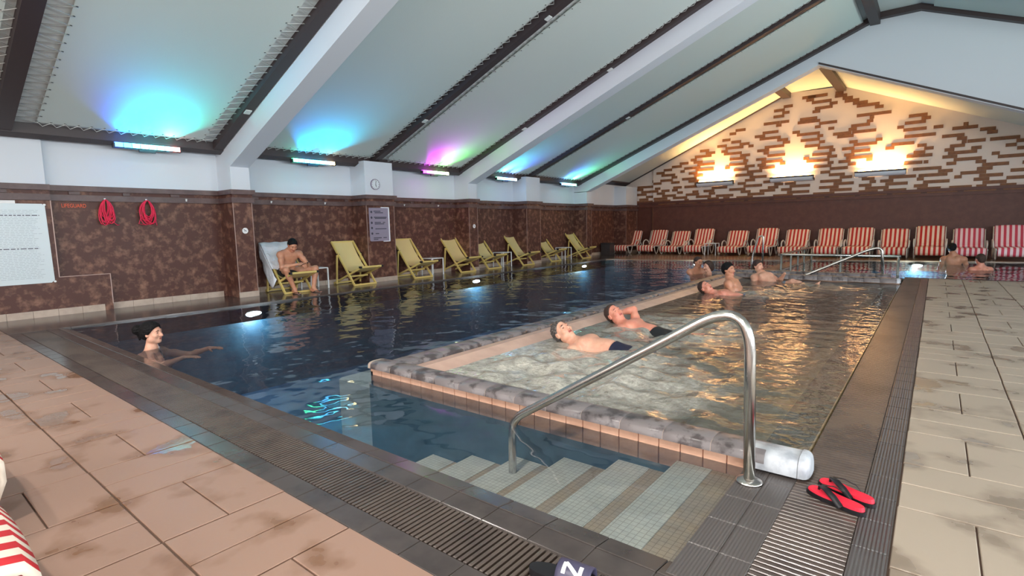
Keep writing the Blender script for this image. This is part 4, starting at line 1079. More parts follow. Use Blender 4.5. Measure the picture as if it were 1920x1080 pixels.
fb = copy_tree(fa); fb.location = (-0.255, 2.732, 0.0); fb.rotation_euler = (0, 0, math.radians(151))
fb['label'] = 'red and black flip-flop lying behind its twin, next to the coping end'
# black slide sandal at the lower picture edge
sl = thing('slide_sandal', 'black slide sandal with a white letter mark on its strap', 'sandal', (-0.955, 1.462, 0), math.radians(12))
out = sole_outline(0.27, 0.040, 0.050)
MB().prism(out, 'z', 0.0, 0.03).build('sole', 'rubber_black', sl)
def arch(u, a, r=0.0):
    """strap surface: u along the foot, a from 0 to pi over it"""
    wv = 0.052; hv = 0.062-0.10*max(0, u-0.02)
    return (u, -math.cos(a)*(wv+r), 0.012+math.sin(a)**0.8*(hv+r))
mb = MB(); vs_ = []; fs = []; NA = 14; US = [-0.02, 0.0, 0.03, 0.06, 0.085, 0.10]
for lay in (0.0, 0.006):
    for u in US:
        for i in range(NA+1): vs_.append(arch(u, math.pi*i/NA, lay))
m_ = len(US)*(NA+1)
for lay in (0, 1):
    for j in range(len(US)-1):
        for i in range(NA):
            a = lay*m_+j*(NA+1)+i; q = (a, a+1, a+NA+2, a+NA+1); fs.append(q if lay == 0 else tuple(reversed(q)))
for j in (0, len(US)-1):
    for i in range(NA):
        a = j*(NA+1)+i; q = (a, m_+a, m_+a+1, a+1); fs.append(q if j == 0 else tuple(reversed(q)))
mb.add(vs_, fs, 0, True); mb.build('strap', 'strap_grey', sl)
nm = MB()
def strip(p, q, w_):
    N = 6; pts = [(p[0]+(q[0]-p[0])*i/N, p[1]+(q[1]-p[1])*i/N) for i in range(N+1)]
    d = Vector((q[0]-p[0], (q[1]-p[1])*0.06)).normalized(); nx, ny = -d.y, d.x
    vs_ = []
    for (u, a) in pts:
        vs_.append(arch(u+nx*w_, a+ny*w_/0.06, 0.0075)); vs_.append(arch(u-nx*w_, a-ny*w_/0.06, 0.0075))
    nm.add(vs_, [(2*i, 2*i+1, 2*i+3, 2*i+2) for i in range(N)])
strip((0.008, 0.75), (0.008, 1.5), 0.007); strip((0.008, 1.5), (0.066, 0.75), 0.007); strip((0.066, 0.75), (0.066, 1.5), 0.007)
nm.build('letter_mark', 'mark_white', sl)
# ================================================================== PEOPLE (one continuous skin surface per person)
def nv(v):
    v = np.asarray(v, float); return v/np.linalg.norm(v)
class SDF:
    def __init__(s): s.p = []
    def cap(s, a, b, ra, rb=None, k=0.03): s.p.append(('c', np.array(a, float), np.array(b, float), ra, rb if rb is not None else ra, k, 0)); return s
    def ell(s, c, r, ax=None, k=0.03, sub=0): s.p.append(('e', np.array(c, float), np.array(r, float), np.eye(3) if ax is None else np.array([nv(a) for a in ax]), 0, k, sub)); return s
    def bounds(s, pad):
        lo = np.full(3, 1e9); hi = -lo
        for q in s.p:
            if q[6]: continue
            if q[0] == 'c':
                r = max(q[3], q[4]); lo = np.minimum(lo, np.minimum(q[1], q[2])-r); hi = np.maximum(hi, np.maximum(q[1], q[2])+r)
            else:
                e = np.abs(q[3].T)@q[2]; lo = np.minimum(lo, q[1]-e); hi = np.maximum(hi, q[1]+e)
        return lo-pad, hi+pad
    def mesh(s, h, clips=(), inflate=0.0, rough=0.0):
        lo, hi = s.bounds(3*h+inflate)
        n = np.ceil((hi-lo)/h).astype(int)+1
        f = np.full(n, 1.0, np.float32)
        gx = [lo[i]+h*np.arange(n[i]) for i in range(3)]
        for q in s.p:
            k = q[5]; pad = k+3*h+inflate+0.01
            if q[0] == 'c':
                r = max(q[3], q[4]); a = np.minimum(q[1], q[2])-r-pad; b = np.maximum(q[1], q[2])+r+pad
            else:
                e = np.abs(q[3].T)@q[2]; a = q[1]-e-pad; b = q[1]+e+pad
            i0 = np.clip(np.floor((a-lo)/h).astype(int), 0, n-1); i1 = np.clip(np.ceil((b-lo)/h).astype(int)+1, 1, n)
            sl_ = tuple(slice(i0[i], i1[i]) for i in range(3))
            X, Y, Z = np.meshgrid(gx[0][sl_[0]], gx[1][sl_[1]], gx[2][sl_[2]], indexing='ij')
            if q[0] == 'c':
                d = q[2]-q[1]; L2 = float(d@d)+1e-12
                px, py, pz = X-q[1][0], Y-q[1][1], Z-q[1][2]
                t = np.clip((px*d[0]+py*d[1]+pz*d[2])/L2, 0, 1)
                dist = np.sqrt((px-t*d[0])**2+(py-t*d[1])**2+(pz-t*d[2])**2)-(q[3]+(q[4]-q[3])*t)
            else:
                px, py, pz = X-q[1][0], Y-q[1][1], Z-q[1][2]; A = q[3]
                u = [(A[i][0]*px+A[i][1]*py+A[i][2]*pz) for i in range(3)]
                k0 = np.sqrt(sum((u[i]/q[2][i])**2 for i in range(3)))
                k1 = np.sqrt(sum((u[i]/q[2][i]**2)**2 for i in range(3)))+1e-9
                dist = k0*(k0-1)/k1
            cur = f[sl_]
            if q[6]:
                hh = np.clip(0.5-0.5*(cur+dist)/max(k, 1e-5), 0, 1)
                f[sl_] = cur*(1-hh)-dist*hh+k*hh*(1-hh)
            else:
                hh = np.clip(0.5+0.5*(cur-dist)/max(k, 1e-5), 0, 1)
                f[sl_] = (cur*(1-hh)+dist*hh-k*hh*(1-hh)).astype(np.float32)
        if rough:
            X, Y, Z = np.meshgrid(*gx, indexing='ij'); f = f+(rough*np.sin(190*X+60*Z)*np.sin(213*Y+90*X)*np.sin(181*Z+80*Y)).astype(np.float32)
        f = f-inflate
        if clips:
            X, Y, Z = np.meshgrid(*gx, indexing='ij')
            for (pt, nn) in clips:       # keep the side the normal points away from
                nn = nv(nn); f = np.maximum(f, (X-pt[0])*nn[0]+(Y-pt[1])*nn[1]+(Z-pt[2])*nn[2])
        return nets(f, lo, h)
def nets(f, lo, h):
    sgn = f < 0; n = np.array(f.shape)
    c = sum(sgn[i:n[0]-1+i, j:n[1]-1+j, k:n[2]-1+k].astype(np.int8) for i in (0,1) for j in (0,1) for k in (0,1))
    act = (c > 0) & (c < 8)
    idx = np.full(act.shape, -1, np.int64); ii = np.argwhere(act); idx[act] = np.arange(len(ii))
    acc = np.zeros((len(ii), 3)); cnt = np.zeros(len(ii))
    cor = [(i, j, k) for i in (0,1) for j in (0,1) for k in (0,1)]
    for a in cor:
        for ax in range(3):
            if a[ax]: continue
            b = list(a); b[ax] = 1
            fa = f[ii[:,0]+a[0], ii[:,1]+a[1], ii[:,2]+a[2]]; fb = f[ii[:,0]+b[0], ii[:,1]+b[1], ii[:,2]+b[2]]
            m = (fa < 0) != (fb < 0)
            t = np.where(m, fa/np.where(m, fa-fb, 1), 0)
            p = np.zeros((len(ii), 3)); p += np.array(a); p[:, ax] += t
            acc[m] += p[m]; cnt[m] += 1
    V = lo+h*(ii+acc/cnt[:, None])
    Q = []
    for ax in range(3):
        u, w = (ax+1) % 3, (ax+2) % 3
        s0 = [slice(None)]*3; s1 = [slice(None)]*3; s0[ax] = slice(0, -1); s1[ax] = slice(1, None)
        A, B = sgn[tuple(s0)], sgn[tuple(s1)]
        e = np.argwhere(A != B)
        e = e[(e[:, u] > 0) & (e[:, w] > 0) & (e[:, u] < n[u]-1) & (e[:, w] < n[w]-1)]
        if not len(e): continue
        flip = A[tuple(e.T)]
        def cell(du, dw):
            q = e.copy(); q[:, u] += du; q[:, w] += dw; return idx[tuple(q.T)]
        q = np.stack([cell(-1,-1), cell(0,-1), cell(0,0), cell(-1,0)], 1)
        q[~flip] = q[~flip][:, ::-1]
        Q.append(q)
    return V, np.concatenate(Q)
def np_obj(name, VQ, mats, parent=None, origin=(0,0,0), mi=None):
    V, Q = VQ; V = V-np.array(origin)
    me = bpy.data.meshes.new(name)
    me.vertices.add(len(V)); me.vertices.foreach_set('co', V.astype(np.float32).ravel())
    me.loops.add(len(Q)*4); me.loops.foreach_set('vertex_index', Q.astype(np.int32).ravel())
    me.polygons.add(len(Q)); me.polygons.foreach_set('loop_start', np.arange(0, len(Q)*4, 4, dtype=np.int32))
    for m in mats: me.materials.append(MAT[m])
    if mi is not None: me.polygons.foreach_set('material_index', mi.astype(np.int32))
    me.polygons.foreach_set('use_smooth', np.ones(len(Q), bool))
    me.update(calc_edges=True); me.validate()
    return link(name, me, parent, origin if parent is None else None)

def L3(a, b, t): return np.array(a, float)*(1-t)+np.array(b, float)*t
def add_hand(S_, wr, d, pn, thumb, curl=0.6, sc=1.0):
    """palm, four bent fingers, thumb from the palm's side; d along the hand, pn out of the palm, thumb = side direction"""
    d, pn = nv(d), nv(pn); th = nv(np.array(thumb)-np.dot(thumb, d)*d)
    wr = np.array(wr, float)
    S_.ell(wr+d*0.05*sc, (0.040*sc, 0.017*sc, 0.052*sc), (th, pn, d), k=0.015)
    for i, L in enumerate((0.070, 0.080, 0.075, 0.058)):
        base = wr+d*0.090*sc+th*(0.030-0.020*i)*sc
        a = base; ang = 0.0; r = 0.0092*sc
        for seg in (0.45, 0.32, 0.23):
            ang += curl*(0.7 if seg > 0.4 else 1.0)
            dd = d*math.cos(ang)+pn*math.sin(ang)
            b = a+dd*L*seg*sc*1.15; S_.cap(a, b, r, r*0.92, k=0.004); a = b; r *= 0.92
    a = wr+d*0.025*sc+th*0.030*sc; b = a+(th*0.62+d*0.62+pn*0.35)*0.042*sc; c = b+(d*0.8+pn*0.5+th*0.1)*0.034*sc
    S_.cap(a, b, 0.0125*sc, 0.0105*sc, k=0.010); S_.cap(b, c, 0.0105*sc, 0.009*sc, k=0.004)
def add_foot(S_, an, toe, up, sc=1.0):
    an, toe = np.array(an, float), np.array(toe, float); d = nv(toe-an); up = nv(np.array(up, float)-np.dot(up, d)*d); lat = np.cross(d, up)
    heel = an-d*0.045*sc-up*0.055*sc
    ball = an+d*0.125*sc-up*0.06*sc
    S_.cap(an, heel, 0.036*sc, 0.033*sc, k=0.02); S_.cap(heel, ball, 0.032*sc, 0.030*sc, k=0.02); S_.cap(an, ball, 0.034*sc, 0.026*sc, k=0.03)
    S_.ell(ball, (0.046*sc, 0.022*sc, 0.045*sc), (lat, up, d), k=0.02)
    for i in range(5):
        b = ball+lat*(-0.036+0.018*i)*sc+d*0.03*sc
        S_.cap(b, b+d*(0.032-0.004*abs(i-1))*sc, 0.011*sc, 0.009*sc, k=0.006)
def head_axes(fwd, up):
    f_ = nv(fwd); u = nv(np.array(up, float)-np.dot(up, f_)*f_); r = np.cross(f_, u); return r, f_, u
def add_head(S_, c, fwd, up, sc=1.0, ears=True):
    r, f_, u = head_axes(fwd, up); c = np.array(c, float); ax = (r, f_, u)
    P = lambda x_, y_, z_: c+(r*x_+f_*y_+u*z_)*sc
    E = lambda p, rr, k=0.02, sub=0: S_.ell(P(*p), np.array(rr)*sc, ax, k=k*sc, sub=sub)
    E((0, -0.012, 0.038), (0.074, 0.095, 0.082), 0.02)
    E((0, 0.028, -0.028), (0.060, 0.062, 0.082), 0.03)
    E((0, 0.060, -0.094), (0.030, 0.030, 0.024), 0.03)
    for s_ in (-1, 1):
        E((s_*0.045, 0.015, -0.070), (0.022, 0.040, 0.026), 0.03)
        E((s_*0.038, 0.066, -0.028), (0.026, 0.024, 0.024), 0.02)
    S_.cap(P(-0.034, 0.080, 0.022), P(0.034, 0.080, 0.022), 0.014*sc, k=0.015*sc)
    for s_ in (-1, 1):
        E((s_*0.031, 0.096, 0.001), (0.017, 0.013, 0.012), 0.010, 1)
        E((s_*0.031, 0.075, 0.001), (0.014, 0.014, 0.012), 0.004)
    S_.cap(P(0, 0.088, 0.008), P(0, 0.112, -0.034), 0.009*sc, 0.013*sc, k=0.012*sc)
    for s_ in (-1, 1): E((s_*0.012, 0.098, -0.036), (0.010, 0.011, 0.009), 0.008)
    S_.cap(P(-0.018, 0.086, -0.058), P(0.018, 0.086, -0.058), 0.0075*sc, k=0.006*sc)
    S_.cap(P(-0.015, 0.085, -0.070), P(0.015, 0.085, -0.070), 0.0080*sc, k=0.006*sc)
    if ears:
        for s_ in (-1, 1):
            E((s_*0.073, -0.008, -0.008), (0.010, 0.020, 0.032), 0.010)
            E((s_*0.086, -0.005, -0.006), (0.007, 0.010, 0.018), 0.006, 1)
def face_index(V, Q, c, fwd, up, sc=1.0, lips=True):
    r, f_, u = head_axes(fwd, up); ctr = V[Q].mean(1)-np.array(c)
    x_, y_, z_ = ctr@r/sc, ctr@f_/sc, ctr@u/sc
    mi = np.zeros(len(Q), int)
    front = y_ > 0.055
    mi[front & (np.abs(np.abs(x_)-0.031) < 0.015) & (np.abs(z_-0.024+0.2*(np.abs(x_)-0.031)) < 0.0042)] = 1
    mi[front & (np.abs(np.abs(x_)-0.031) < 0.010) & (np.abs(z_-0.000) < 0.0032)] = 1
    if lips: mi[front & (np.abs(x_) < 0.021) & (np.abs(z_+0.064) < 0.010)] = 2
    return mi
def hair_mesh(c, fwd, up, h, sc=1.0, off=-0.018, thick=0.010, extra=None, tilt=(0, -0.75, 0.66)):
    r, f_, u = head_axes(fwd, up); c = np.array(c, float); S_ = SDF()
    S_.ell(c+(f_*-0.012+u*0.038)*sc, np.array((0.074+thick, 0.095+thick, 0.082+thick))*sc, (r, f_, u), k=0.02)
    S_.ell(c+(f_*-0.050+u*-0.01)*sc, np.array((0.060+thick, 0.050+thick, 0.070))*sc, (r, f_, u), k=0.03)
    if extra: extra(S_, lambda x_, y_, z_: c+(r*x_+f_*y_+u*z_)*sc)
    n_ = r*tilt[0]+f_*tilt[1]+u*tilt[2]
    return S_.mesh(h, clips=[(c+n_*off*sc, -n_)], rough=0.007)
def person(name, label, J, skin='skin', vox=0.007, hair='hair_black', shorts=None, hair_kw=None, hands=True, female=False, group=None, waist=0.5, sc=1.0, belly=1.0, hs=1.06):
    """J: joint positions (world). Optional keys for the hands/feet. Returns the top-level body."""
    S_ = SDF(); g = {k: np.array(v, float) for k, v in J.items() if k not in ('hf', 'hu', 'hl', 'hr', 'tl', 'tr', 'fup')}
    lat_s = nv(g['sr']-g['sl']); lat_h = nv(g['hr_']-g['hl_']); sp = nv(g['neck']-g['pel'])
    fw = np.cross(sp, lat_s); fh = np.cross(sp, lat_h)
    wS = 0.90 if female else 1.0
    S_.ell(g['pel'], (0.160*sc, 0.115*sc, 0.125*sc), (lat_h, fh, sp), k=0.04)
    S_.ell(L3(g['pel'], g['neck'], 0.30)+fw*0.012*belly, (0.150*sc*wS, 0.112*sc*belly, 0.15*sc), (lat_s, fw, sp), k=0.06)
    S_.ell(L3(g['pel'], g['neck'], 0.66), (0.168*sc*wS, 0.118*sc, 0.185*sc), (lat_s, fw, sp), k=0.06)
    for s_ in (-1, 1):
        if female: S_.ell(L3(g['pel'], g['neck'], 0.66)+lat_s*s_*0.078+fw*0.09, (0.06, 0.055, 0.06), (lat_s, fw, sp), k=0.03)
        else: S_.ell(L3(g['pel'], g['neck'], 0.74)+lat_s*s_*0.075*sc+fw*0.075*sc, (0.080*sc, 0.042*sc, 0.062*sc), (lat_s, fw, sp), k=0.04)
        S_.ell(L3(g['pel'], g['neck'], 0.80)+lat_s*s_*0.08*sc-fw*0.07*sc, (0.07*sc, 0.045*sc, 0.10*sc), (lat_s, fw, sp), k=0.05)
    S_.cap(g['sl'], g['sr'], 0.058*sc*wS, k=0.05)
    for s_ in ('sl', 'sr'):
        S_.cap(L3(g['neck'], g['head'], 0.15), L3(g['neck'], g[s_], 0.9), 0.048*sc*wS, 0.045*sc, k=0.05)
    hc = g['head']; r, f_, u = head_axes(J['hf'], J['hu'])
    S_.cap(g['neck'], hc-u*0.06-f_*0.018, 0.062*sc*wS, 0.056*sc*wS, k=0.04)
    for a in ('l', 'r'):
        if 'e'+a in g:
            S_.ell(g['s'+a], np.full(3, 0.066*sc*wS), k=0.04)
            S_.cap(g['s'+a], g['e'+a], 0.055*sc*wS, 0.042*sc*wS, k=0.04)
            S_.ell(L3(g['s'+a], g['e'+a], 0.45), np.full(3, 0.054*sc*wS), k=0.03)
            if 'w'+a in g:
                m_ = L3(g['e'+a], g['w'+a], 0.3)
                S_.cap(g['e'+a], m_, 0.042*sc*wS, 0.043*sc*wS, k=0.025); S_.cap(m_, g['w'+a], 0.043*sc*wS, 0.027*sc*wS, k=0.025)
                if 'h'+a in J:
                    d, pn, th, cu = J['h'+a]; add_hand(S_, g['w'+a], d, pn, th, cu, sc=0.95 if female else 1.05)
        if 'k'+a in g:
            hp = g['h'+a+'_']
            S_.cap(hp, g['k'+a], 0.092*sc, 0.058*sc, k=0.05)
            S_.ell(L3(hp, g['k'+a], 0.35), np.full(3, 0.088*sc), k=0.05)
            if 'a'+a in g:
                m_ = L3(g['k'+a], g['a'+a], 0.32)
                S_.cap(g['k'+a], m_, 0.056*sc, 0.057*sc, k=0.03); S_.cap(m_, g['a'+a], 0.057*sc, 0.036*sc, k=0.03)
                if 't'+a in J: add_foot(S_, g['a'+a], J['t'+a], J.get('fup', (0, 0, 1)), sc)
    add_head(S_, hc, J['hf'], J['hu'], hs)
    V, Q = S_.mesh(vox)
    mi = face_index(V, Q, hc, J['hf'], J['hu'], hs)
    org = tuple(np.round(g['pel'], 3))
    b = np_obj(name, (V, Q), [skin, 'eye_dark', 'lip'], None, org, mi)
    tag(b, label, 'person', group)
    def child(nm, VQ, m):
        V_, Q_ = VQ; o = np_obj(nm, (V_-np.array(org), Q_), [m]); o.parent = b; return o
    if hair: child('hair', hair_mesh(hc, J['hf'], J['hu'], min(vox, 0.006), sc=hs, **(hair_kw or {})), hair)
    if shorts:
        T = SDF()
        T.ell(g['pel'], (0.160*sc, 0.115*sc, 0.125*sc), (lat_h, fh, sp), k=0.04)
        T.ell(L3(g['pel'], g['neck'], 0.30)+fw*0.012*belly, (0.150*sc*wS, 0.112*sc*belly, 0.15*sc), (lat_s, fw, sp), k=0.06)
        for a in ('l', 'r'):
            if 'k'+a in g:
                hp = g['h'+a+'_']; T.cap(hp, L3(hp, g['k'+a], 0.50), 0.096*sc, 0.084*sc, k=0.05)
        child('swim_shorts', T.mesh(max(vox, 0.008), clips=[(L3(g['pel'], g['neck'], 0.16), sp)], inflate=0.010), shorts)
    return b, child, g

# --- man on the first deck chair, leaning over a phone
MJ = dict(pel=(-10.40, 5.62, 0.42), neck=(-10.31, 5.66, 0.83), head=(-10.19, 5.68, 0.955), hf=(0.80, -0.10, -0.50), hu=(0.45, 0, 0.88),
          sl=(-10.28, 5.86, 0.77), sr=(-10.28, 5.46, 0.77), el=(-10.12, 5.95, 0.545), er=(-10.14, 5.40, 0.53), wl=(-9.92, 5.80, 0.545), wr=(-9.92, 5.62, 0.58),
          hl_=(-10.34, 5.72, 0.40), hr_=(-10.34, 5.52, 0.40), kl=(-9.91, 5.99, 0.475), kr=(-9.95, 5.38, 0.475), al=(-9.84, 5.88, 0.09), ar=(-9.93, 5.52, 0.09),
          tl=(-9.62, 5.94, 0.03), tr=(-9.75, 5.50, 0.03), hl=((0.7, -0.55, 0.1), (-0.3, -0.2, 0.9), (0.5, 0.6, 0.3), 0.45), hr=((0.8, 0.55, -0.1), (0.0, 0.3, -0.9), (-0.3, 0.3, 0.5), 0.5))
b, ch, g = person('person', 'man sitting on a deck chair with bare torso, looking at a phone', MJ, 'skin_tan', 0.0065, 'hair_black', 'cloth_black', dict(off=-0.012, thick=0.010))
ph = thing('phone', 'dark phone held by the man on the deck chair', 'phone', (-9.83, 5.73, 0.59))
ph.rotation_euler = (0.2, -0.45, 0.2)
MB().bevbox(-0.038, 0.038, -0.075, 0.075, -0.004, 0.004, 0.002).build('body', 'phone', ph)
MB().box(-0.033, 0.033, -0.068, 0.068, 0.004, 0.0048).build('screen', 'poster_grey', ph)
for s_, x, y, rz in (('person\'s flip-flop', -9.74, 5.885, 10), ('x', -9.84, 5.505, -3)):
    f = make_flipflop('tan flip-flop on the %s foot of the man with the phone' % ('far' if rz > 0 else 'near'), 'sandal_tan')
    f.location = (x, y, 0); f.rotation_euler = (0, 0, math.radians(rz)); f['group'] = 'flip-flops worn by the seated man'; f.scale = (1.0, 1.05, 0.6)

# --- woman standing in the water by the near edge
WJ = dict(pel=(-6.62, 2.13, -0.62), neck=(-6.60, 2.13, -0.03), head=(-6.585, 2.14, 0.155), hf=(0.72, 0.55, 0.05), hu=(0, 0, 1),
          sl=(-6.71, 2.25, -0.10), sr=(-6.49, 2.00, -0.10), el=(-6.55, 2.50, -0.16), er=(-6.28, 2.10, -0.17), wl=(-6.33, 2.62, -0.075), wr=(-6.10, 2.27, -0.08),
          hl_=(-6.69, 2.20, -0.66), hr_=(-6.55, 2.06, -0.66), kl=(-6.62, 2.28, -1.05), kr=(-6.45, 2.12, -1.05), al=(-6.72, 2.2, -1.43), ar=(-6.58, 2.05, -1.43),
          tl=(-6.55, 2.33, -1.5), tr=(-6.4, 2.2, -1.5), hl=((0.8, 0.45, 0.05), (0, 0, -1), (0.4, -0.8, 0), 0.15), hr=((0.75, 0.6, 0.05), (0, 0, -1), (-0.5, 0.7, 0), 0.15))
for k_ in list(WJ):
    if k_ not in ('hf', 'hu', 'hl', 'hr'): WJ[k_] = tuple(np.array(WJ[k_])+np.array((-0.16, -0.10, 0.0)))
def bun(S_, P):
    S_.ell(P(0, -0.15, 0.045), (0.058, 0.058, 0.058), k=0.015); S_.cap(P(0.0, -0.13, 0.02), P(0.01, -0.14, -0.06), 0.03, 0.012, k=0.02)
b, ch, g = person('person', 'woman with a dark hair bun standing in the pool up to her shoulders', WJ, 'skin', 0.0075, 'hair_black', None, dict(off=-0.016, thick=0.016, extra=bun), female=True, sc=0.92, hs=1.0)
T = SDF(); lat = nv(np.array(WJ['sr'])-np.array(WJ['sl'])); sp = nv(np.array(WJ['neck'])-np.array(WJ['pel'])); fw = np.cross(sp, lat)
T.ell(L3(WJ['pel'], WJ['neck'], 0.55), (0.160, 0.120, 0.17), (lat, fw, sp), k=0.05)
T.ell(L3(WJ['pel'], WJ['neck'], 0.2), (0.150, 0.115, 0.16), (lat, fw, sp), k=0.05)
for s_ in (-1, 1): T.ell(L3(WJ['pel'], WJ['neck'], 0.66)+lat*s_*0.078+fw*0.09, (0.066, 0.060, 0.066), (lat, fw, sp), k=0.03)
nk = np.array(WJ['neck'])
for s_ in (-1, 1):
    T.cap(nk+lat*s_*0.06+fw*0.085-sp*0.10, nk+lat*s_*0.045-fw*0.005+sp*0.045, 0.010, k=0.004); T.cap(nk+lat*s_*0.045-fw*0.005+sp*0.045, nk-fw*0.065+sp*0.035, 0.010, k=0.004)
ch('swimsuit', T.mesh(0.0075, inflate=0.004), 'cloth_black')

# --- two men floating on their backs at the whirlpool's near end, heads on the ledge
AJ = dict(pel=(-2.42, 4.76, -0.085), neck=(-2.92, 4.74, -0.005), head=(-3.085, 4.72, 0.105), hf=(0.60, -0.30, 0.74), hu=(-0.76, -0.05, 0.64),
          sl=(-2.86, 4.93, -0.04), sr=(-2.84, 4.55, -0.05), el=(-2.70, 5.12, -0.20), er=(-2.66, 4.42, -0.22), wl=(-2.45, 5.05, -0.28), wr=(-2.42, 4.47, -0.28),
          hl_=(-2.36, 4.86, -0.10), hr_=(-2.36, 4.66, -0.10), kl=(-1.92, 4.90, -0.10), kr=(-1.93, 4.68, -0.09), al=(-1.52, 4.86, -0.17), ar=(-1.50, 4.70, -0.15),
          tl=(-1.38, 4.88, 0.0), tr=(-1.36, 4.70, 0.02), fup=(-1, 0, 0.2), hl=((0.9, 0, -0.2), (0, 0, -1), (0, -1, 0), 0.3), hr=((0.9, 0, -0.2), (0, 0, -1), (0, 1, 0), 0.3))
b, ch, g = person('person', 'grey haired man floating on his back in bubbles, nearest of the bathers', AJ, 'skin', 0.0062, 'hair_grey', 'cloth_navy', dict(off=-0.004, thick=0.006), sc=1.06, belly=1.12, hs=1.12)
BJ = dict(pel=(-2.46, 5.86, -0.10), neck=(-2.98, 5.96, -0.005), head=(-3.13, 5.98, 0.115), hf=(0.66, -0.36, 0.66), hu=(-0.70, 0.0, 0.70),
          sl=(-2.90, 6.15, -0.02), sr=(-2.93, 5.77, -0.05), el=(-2.99, 6.25, 0.15), er=(-2.74, 5.62, -0.2), wl=(-3.16, 6.16, 0.10), wr=(-2.5, 5.62, -0.22),
          hl_=(-2.40, 5.95, -0.12), hr_=(-2.40, 5.76, -0.12), kl=(-1.98, 5.93, -0.06), kr=(-2.0, 5.70, -0.09), al=(-1.62, 5.86, -0.17), ar=(-1.62, 5.58, -0.16),
          tl=(-1.48, 5.86, 0.0), tr=(-1.46, 5.56, 0.02), fup=(-1, 0, 0.2), hl=((-0.2, -0.95, 0.1), (0.6, 0, 0.7), (-0.5, 0, 0.5), 0.3), hr=((0.9, 0, -0.2), (0, 0, -1), (0, 1, 0), 0.3))
b, ch, g = person('person', 'dark haired man floating on his back with one hand behind his head', BJ, 'skin_red', 0.0065, 'hair_brown', 'cloth_black', dict(off=0.004, thick=0.006), sc=1.0, hs=1.10)
# --- two men further along the ledge
CJ = dict(pel=(-2.46, 9.50, -0.13), neck=(-2.97, 9.42, -0.01), head=(-3.13, 9.38, 0.10), hf=(0.62, -0.34, 0.68), hu=(-0.74, 0.0, 0.66),
          sl=(-2.90, 9.60, -0.05), sr=(-2.88, 9.22, -0.06), el=(-2.68, 9.75, -0.2), er=(-2.66, 9.12, -0.2),
          hl_=(-2.40, 9.60, -0.14), hr_=(-2.40, 9.40, -0.14), kl=(-1.98, 9.62, -0.08), kr=(-1.98, 9.42, -0.10), al=(-1.6, 9.6, -0.2), ar=(-1.6, 9.42, -0.2), tl=(-1.46, 9.6, 0.0), tr=(-1.46, 9.42, 0.0), fup=(-1, 0, 0.2))
person('person', 'red faced man lying low in the water beside the young man', CJ, 'skin_red', 0.009, 'hair_brown', 'cloth_blue', dict(off=0.006, thick=0.007))
DJ = dict(pel=(-2.70, 10.02, -0.24), neck=(-2.90, 10.02, 0.20), head=(-2.93, 10.02, 0.375), hf=(0.93, -0.25, 0.12), hu=(-0.12, 0, 1),
          sl=(-2.86, 10.20, 0.13), sr=(-2.86, 9.83, 0.13), el=(-2.72, 10.30, -0.10), er=(-2.74, 9.76, -0.10), wl=(-2.55, 10.2, -0.22), wr=(-2.58, 9.85, -0.22),
          hl_=(-2.62, 10.12, -0.24), hr_=(-2.62, 9.92, -0.24), kl=(-2.22, 10.14, -0.10), kr=(-2.22, 9.92, -0.10), al=(-1.84, 10.1, -0.22), ar=(-1.84, 9.95, -0.22), tl=(-1.7, 10.1, -0.08), tr=(-1.7, 9.95, -0.08), fup=(-1, 0, 0.2))
person('person', 'young black haired man sitting upright in the whirlpool, chest out of water', DJ, 'skin_tan', 0.009, 'hair_black', 'cloth_blue', dict(off=-0.016, thick=0.012))
# --- person lounging at the whirlpool's far corner with a knee up, one foot out of the water
EJ = dict(pel=(-2.56, 11.85, -0.16), neck=(-2.84, 12.06, 0.14), head=(-2.94, 12.14, 0.29), hf=(0.8, -0.5, 0.1), hu=(-0.3, 0.2, 1),
          sl=(-2.72, 12.20, 0.08), sr=(-2.96, 11.94, 0.06), el=(-2.52, 12.20, -0.02), er=(-2.90, 11.70, -0.10), wl=(-2.40, 12.05, 0.16), wr=(-2.72, 11.60, -0.15),
          hl_=(-2.48, 11.92, -0.16), hr_=(-2.62, 11.78, -0.16), kl=(-2.20, 11.78, 0.02), kr=(-2.34, 11.50, -0.10), al=(-1.85, 11.66, -0.06), ar=(-2.1, 11.3, -0.3), tl=(-1.72, 11.62, 0.14), tr=(-1.95, 11.25, -0.3), fup=(-1, 0.2, 0.2))
person('person', 'bather lounging at the far whirlpool corner in grey shorts, one foot raised', EJ, 'skin', 0.010, 'hair_brown', 'cloth_grey', dict(off=-0.015, thick=0.012))
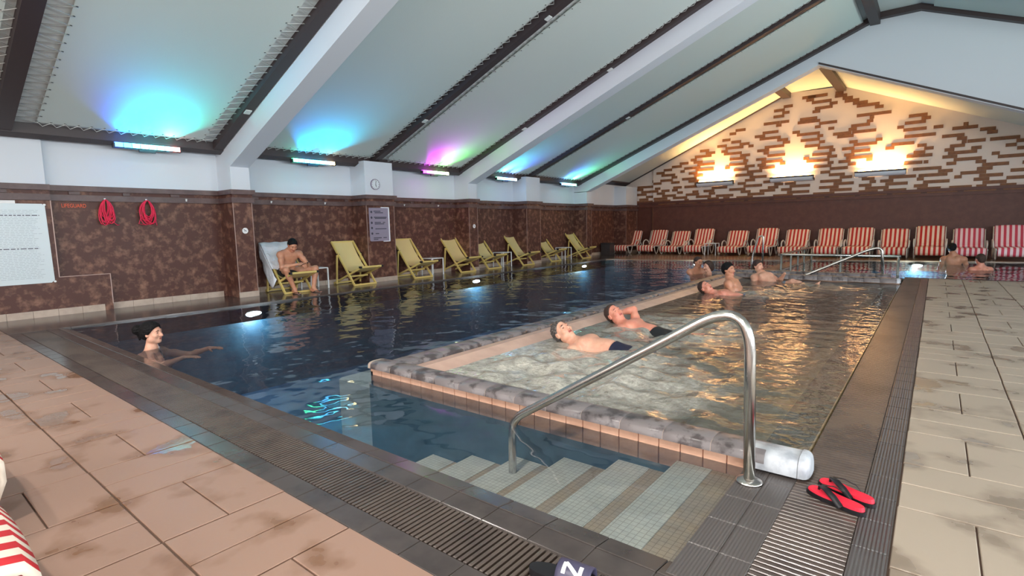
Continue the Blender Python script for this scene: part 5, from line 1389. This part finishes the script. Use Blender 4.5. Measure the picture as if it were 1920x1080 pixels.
# --- embracing couple in the pool left of the whirlpool
FJ = dict(pel=(-4.62, 13.12, -0.50), neck=(-4.58, 13.10, 0.10), head=(-4.55, 13.08, 0.275), hf=(0.85, -0.45, -0.1), hu=(0, 0, 1),
          sl=(-4.46, 13.25, 0.03), sr=(-4.70, 12.92, 0.03), el=(-4.26, 13.28, -0.18), er=(-4.50, 12.80, -0.2), wl=(-4.12, 13.1, -0.15), wr=(-4.26, 12.82, -0.2),
          hl_=(-4.55, 13.2, -0.55), hr_=(-4.68, 13.02, -0.55))
person('person', 'short haired man embracing a woman in the pool, the taller of the couple', FJ, 'skin_tan', 0.010, 'hair_brown', None, dict(off=-0.005, thick=0.008))
GJ = dict(pel=(-4.20, 12.92, -0.52), neck=(-4.22, 12.88, 0.02), head=(-4.24, 12.88, 0.185), hf=(-0.55, -0.8, -0.05), hu=(0, 0, 1),
          sl=(-4.08, 12.82, -0.05), sr=(-4.34, 13.02, -0.05), el=(-4.14, 12.66, -0.22), er=(-4.46, 12.96, -0.2), hl_=(-4.12, 12.88, -0.56), hr_=(-4.28, 12.98, -0.56))
def longhair(S_, P):
    S_.ell(P(0, -0.06, -0.03), (0.09, 0.07, 0.10), k=0.03)
    for s_ in (-1, 1): S_.cap(P(s_*0.075, 0.0, 0.06), P(s_*0.085, 0.01, -0.06), 0.03, 0.02, k=0.02)
person('person', 'dark haired woman in the pool held by the short haired man', GJ, 'skin', 0.010, 'hair_brown', None, dict(off=-0.02, thick=0.020, extra=longhair, tilt=(0, -0.85, 0.5)), female=True, sc=0.92)
# --- two bathers in the far right pool
HJ = dict(pel=(0.42, 18.45, -0.40), neck=(0.40, 18.45, 0.24), head=(0.36, 18.50, 0.41), hf=(0.1, 1, -0.05), hu=(0, 0, 1),
          sl=(0.20, 18.46, 0.12), sr=(0.62, 18.46, 0.12), el=(0.12, 18.55, -0.16), er=(0.72, 18.55, -0.16), hl_=(0.32, 18.45, -0.45), hr_=(0.52, 18.45, -0.45))
def bun2(S_, P): S_.ell(P(0, -0.12, 0.0), (0.06, 0.05, 0.055), k=0.02)
person('person', 'dark haired woman seen from behind, bare back out of the far pool', HJ, 'skin_tan', 0.011, 'hair_black', None, dict(off=-0.01, thick=0.018, extra=bun2), female=False, sc=1.05)
IJ = dict(pel=(0.88, 16.75, -0.60), neck=(0.88, 16.75, 0.06), head=(0.86, 16.74, 0.235), hf=(-0.5, 0.85, 0), hu=(0, 0, 1),
          sl=(0.72, 16.66, -0.02), sr=(1.04, 16.86, -0.02), el=(0.58, 16.68, -0.18), er=(1.16, 16.92, -0.18), hl_=(0.78, 16.70, -0.65), hr_=(0.98, 16.80, -0.65))
person('person', 'pink shouldered bather at the edge of the far pool, beyond the right deck', IJ, 'skin_red', 0.011, 'hair_brown', None, dict(off=-0.008, thick=0.008))
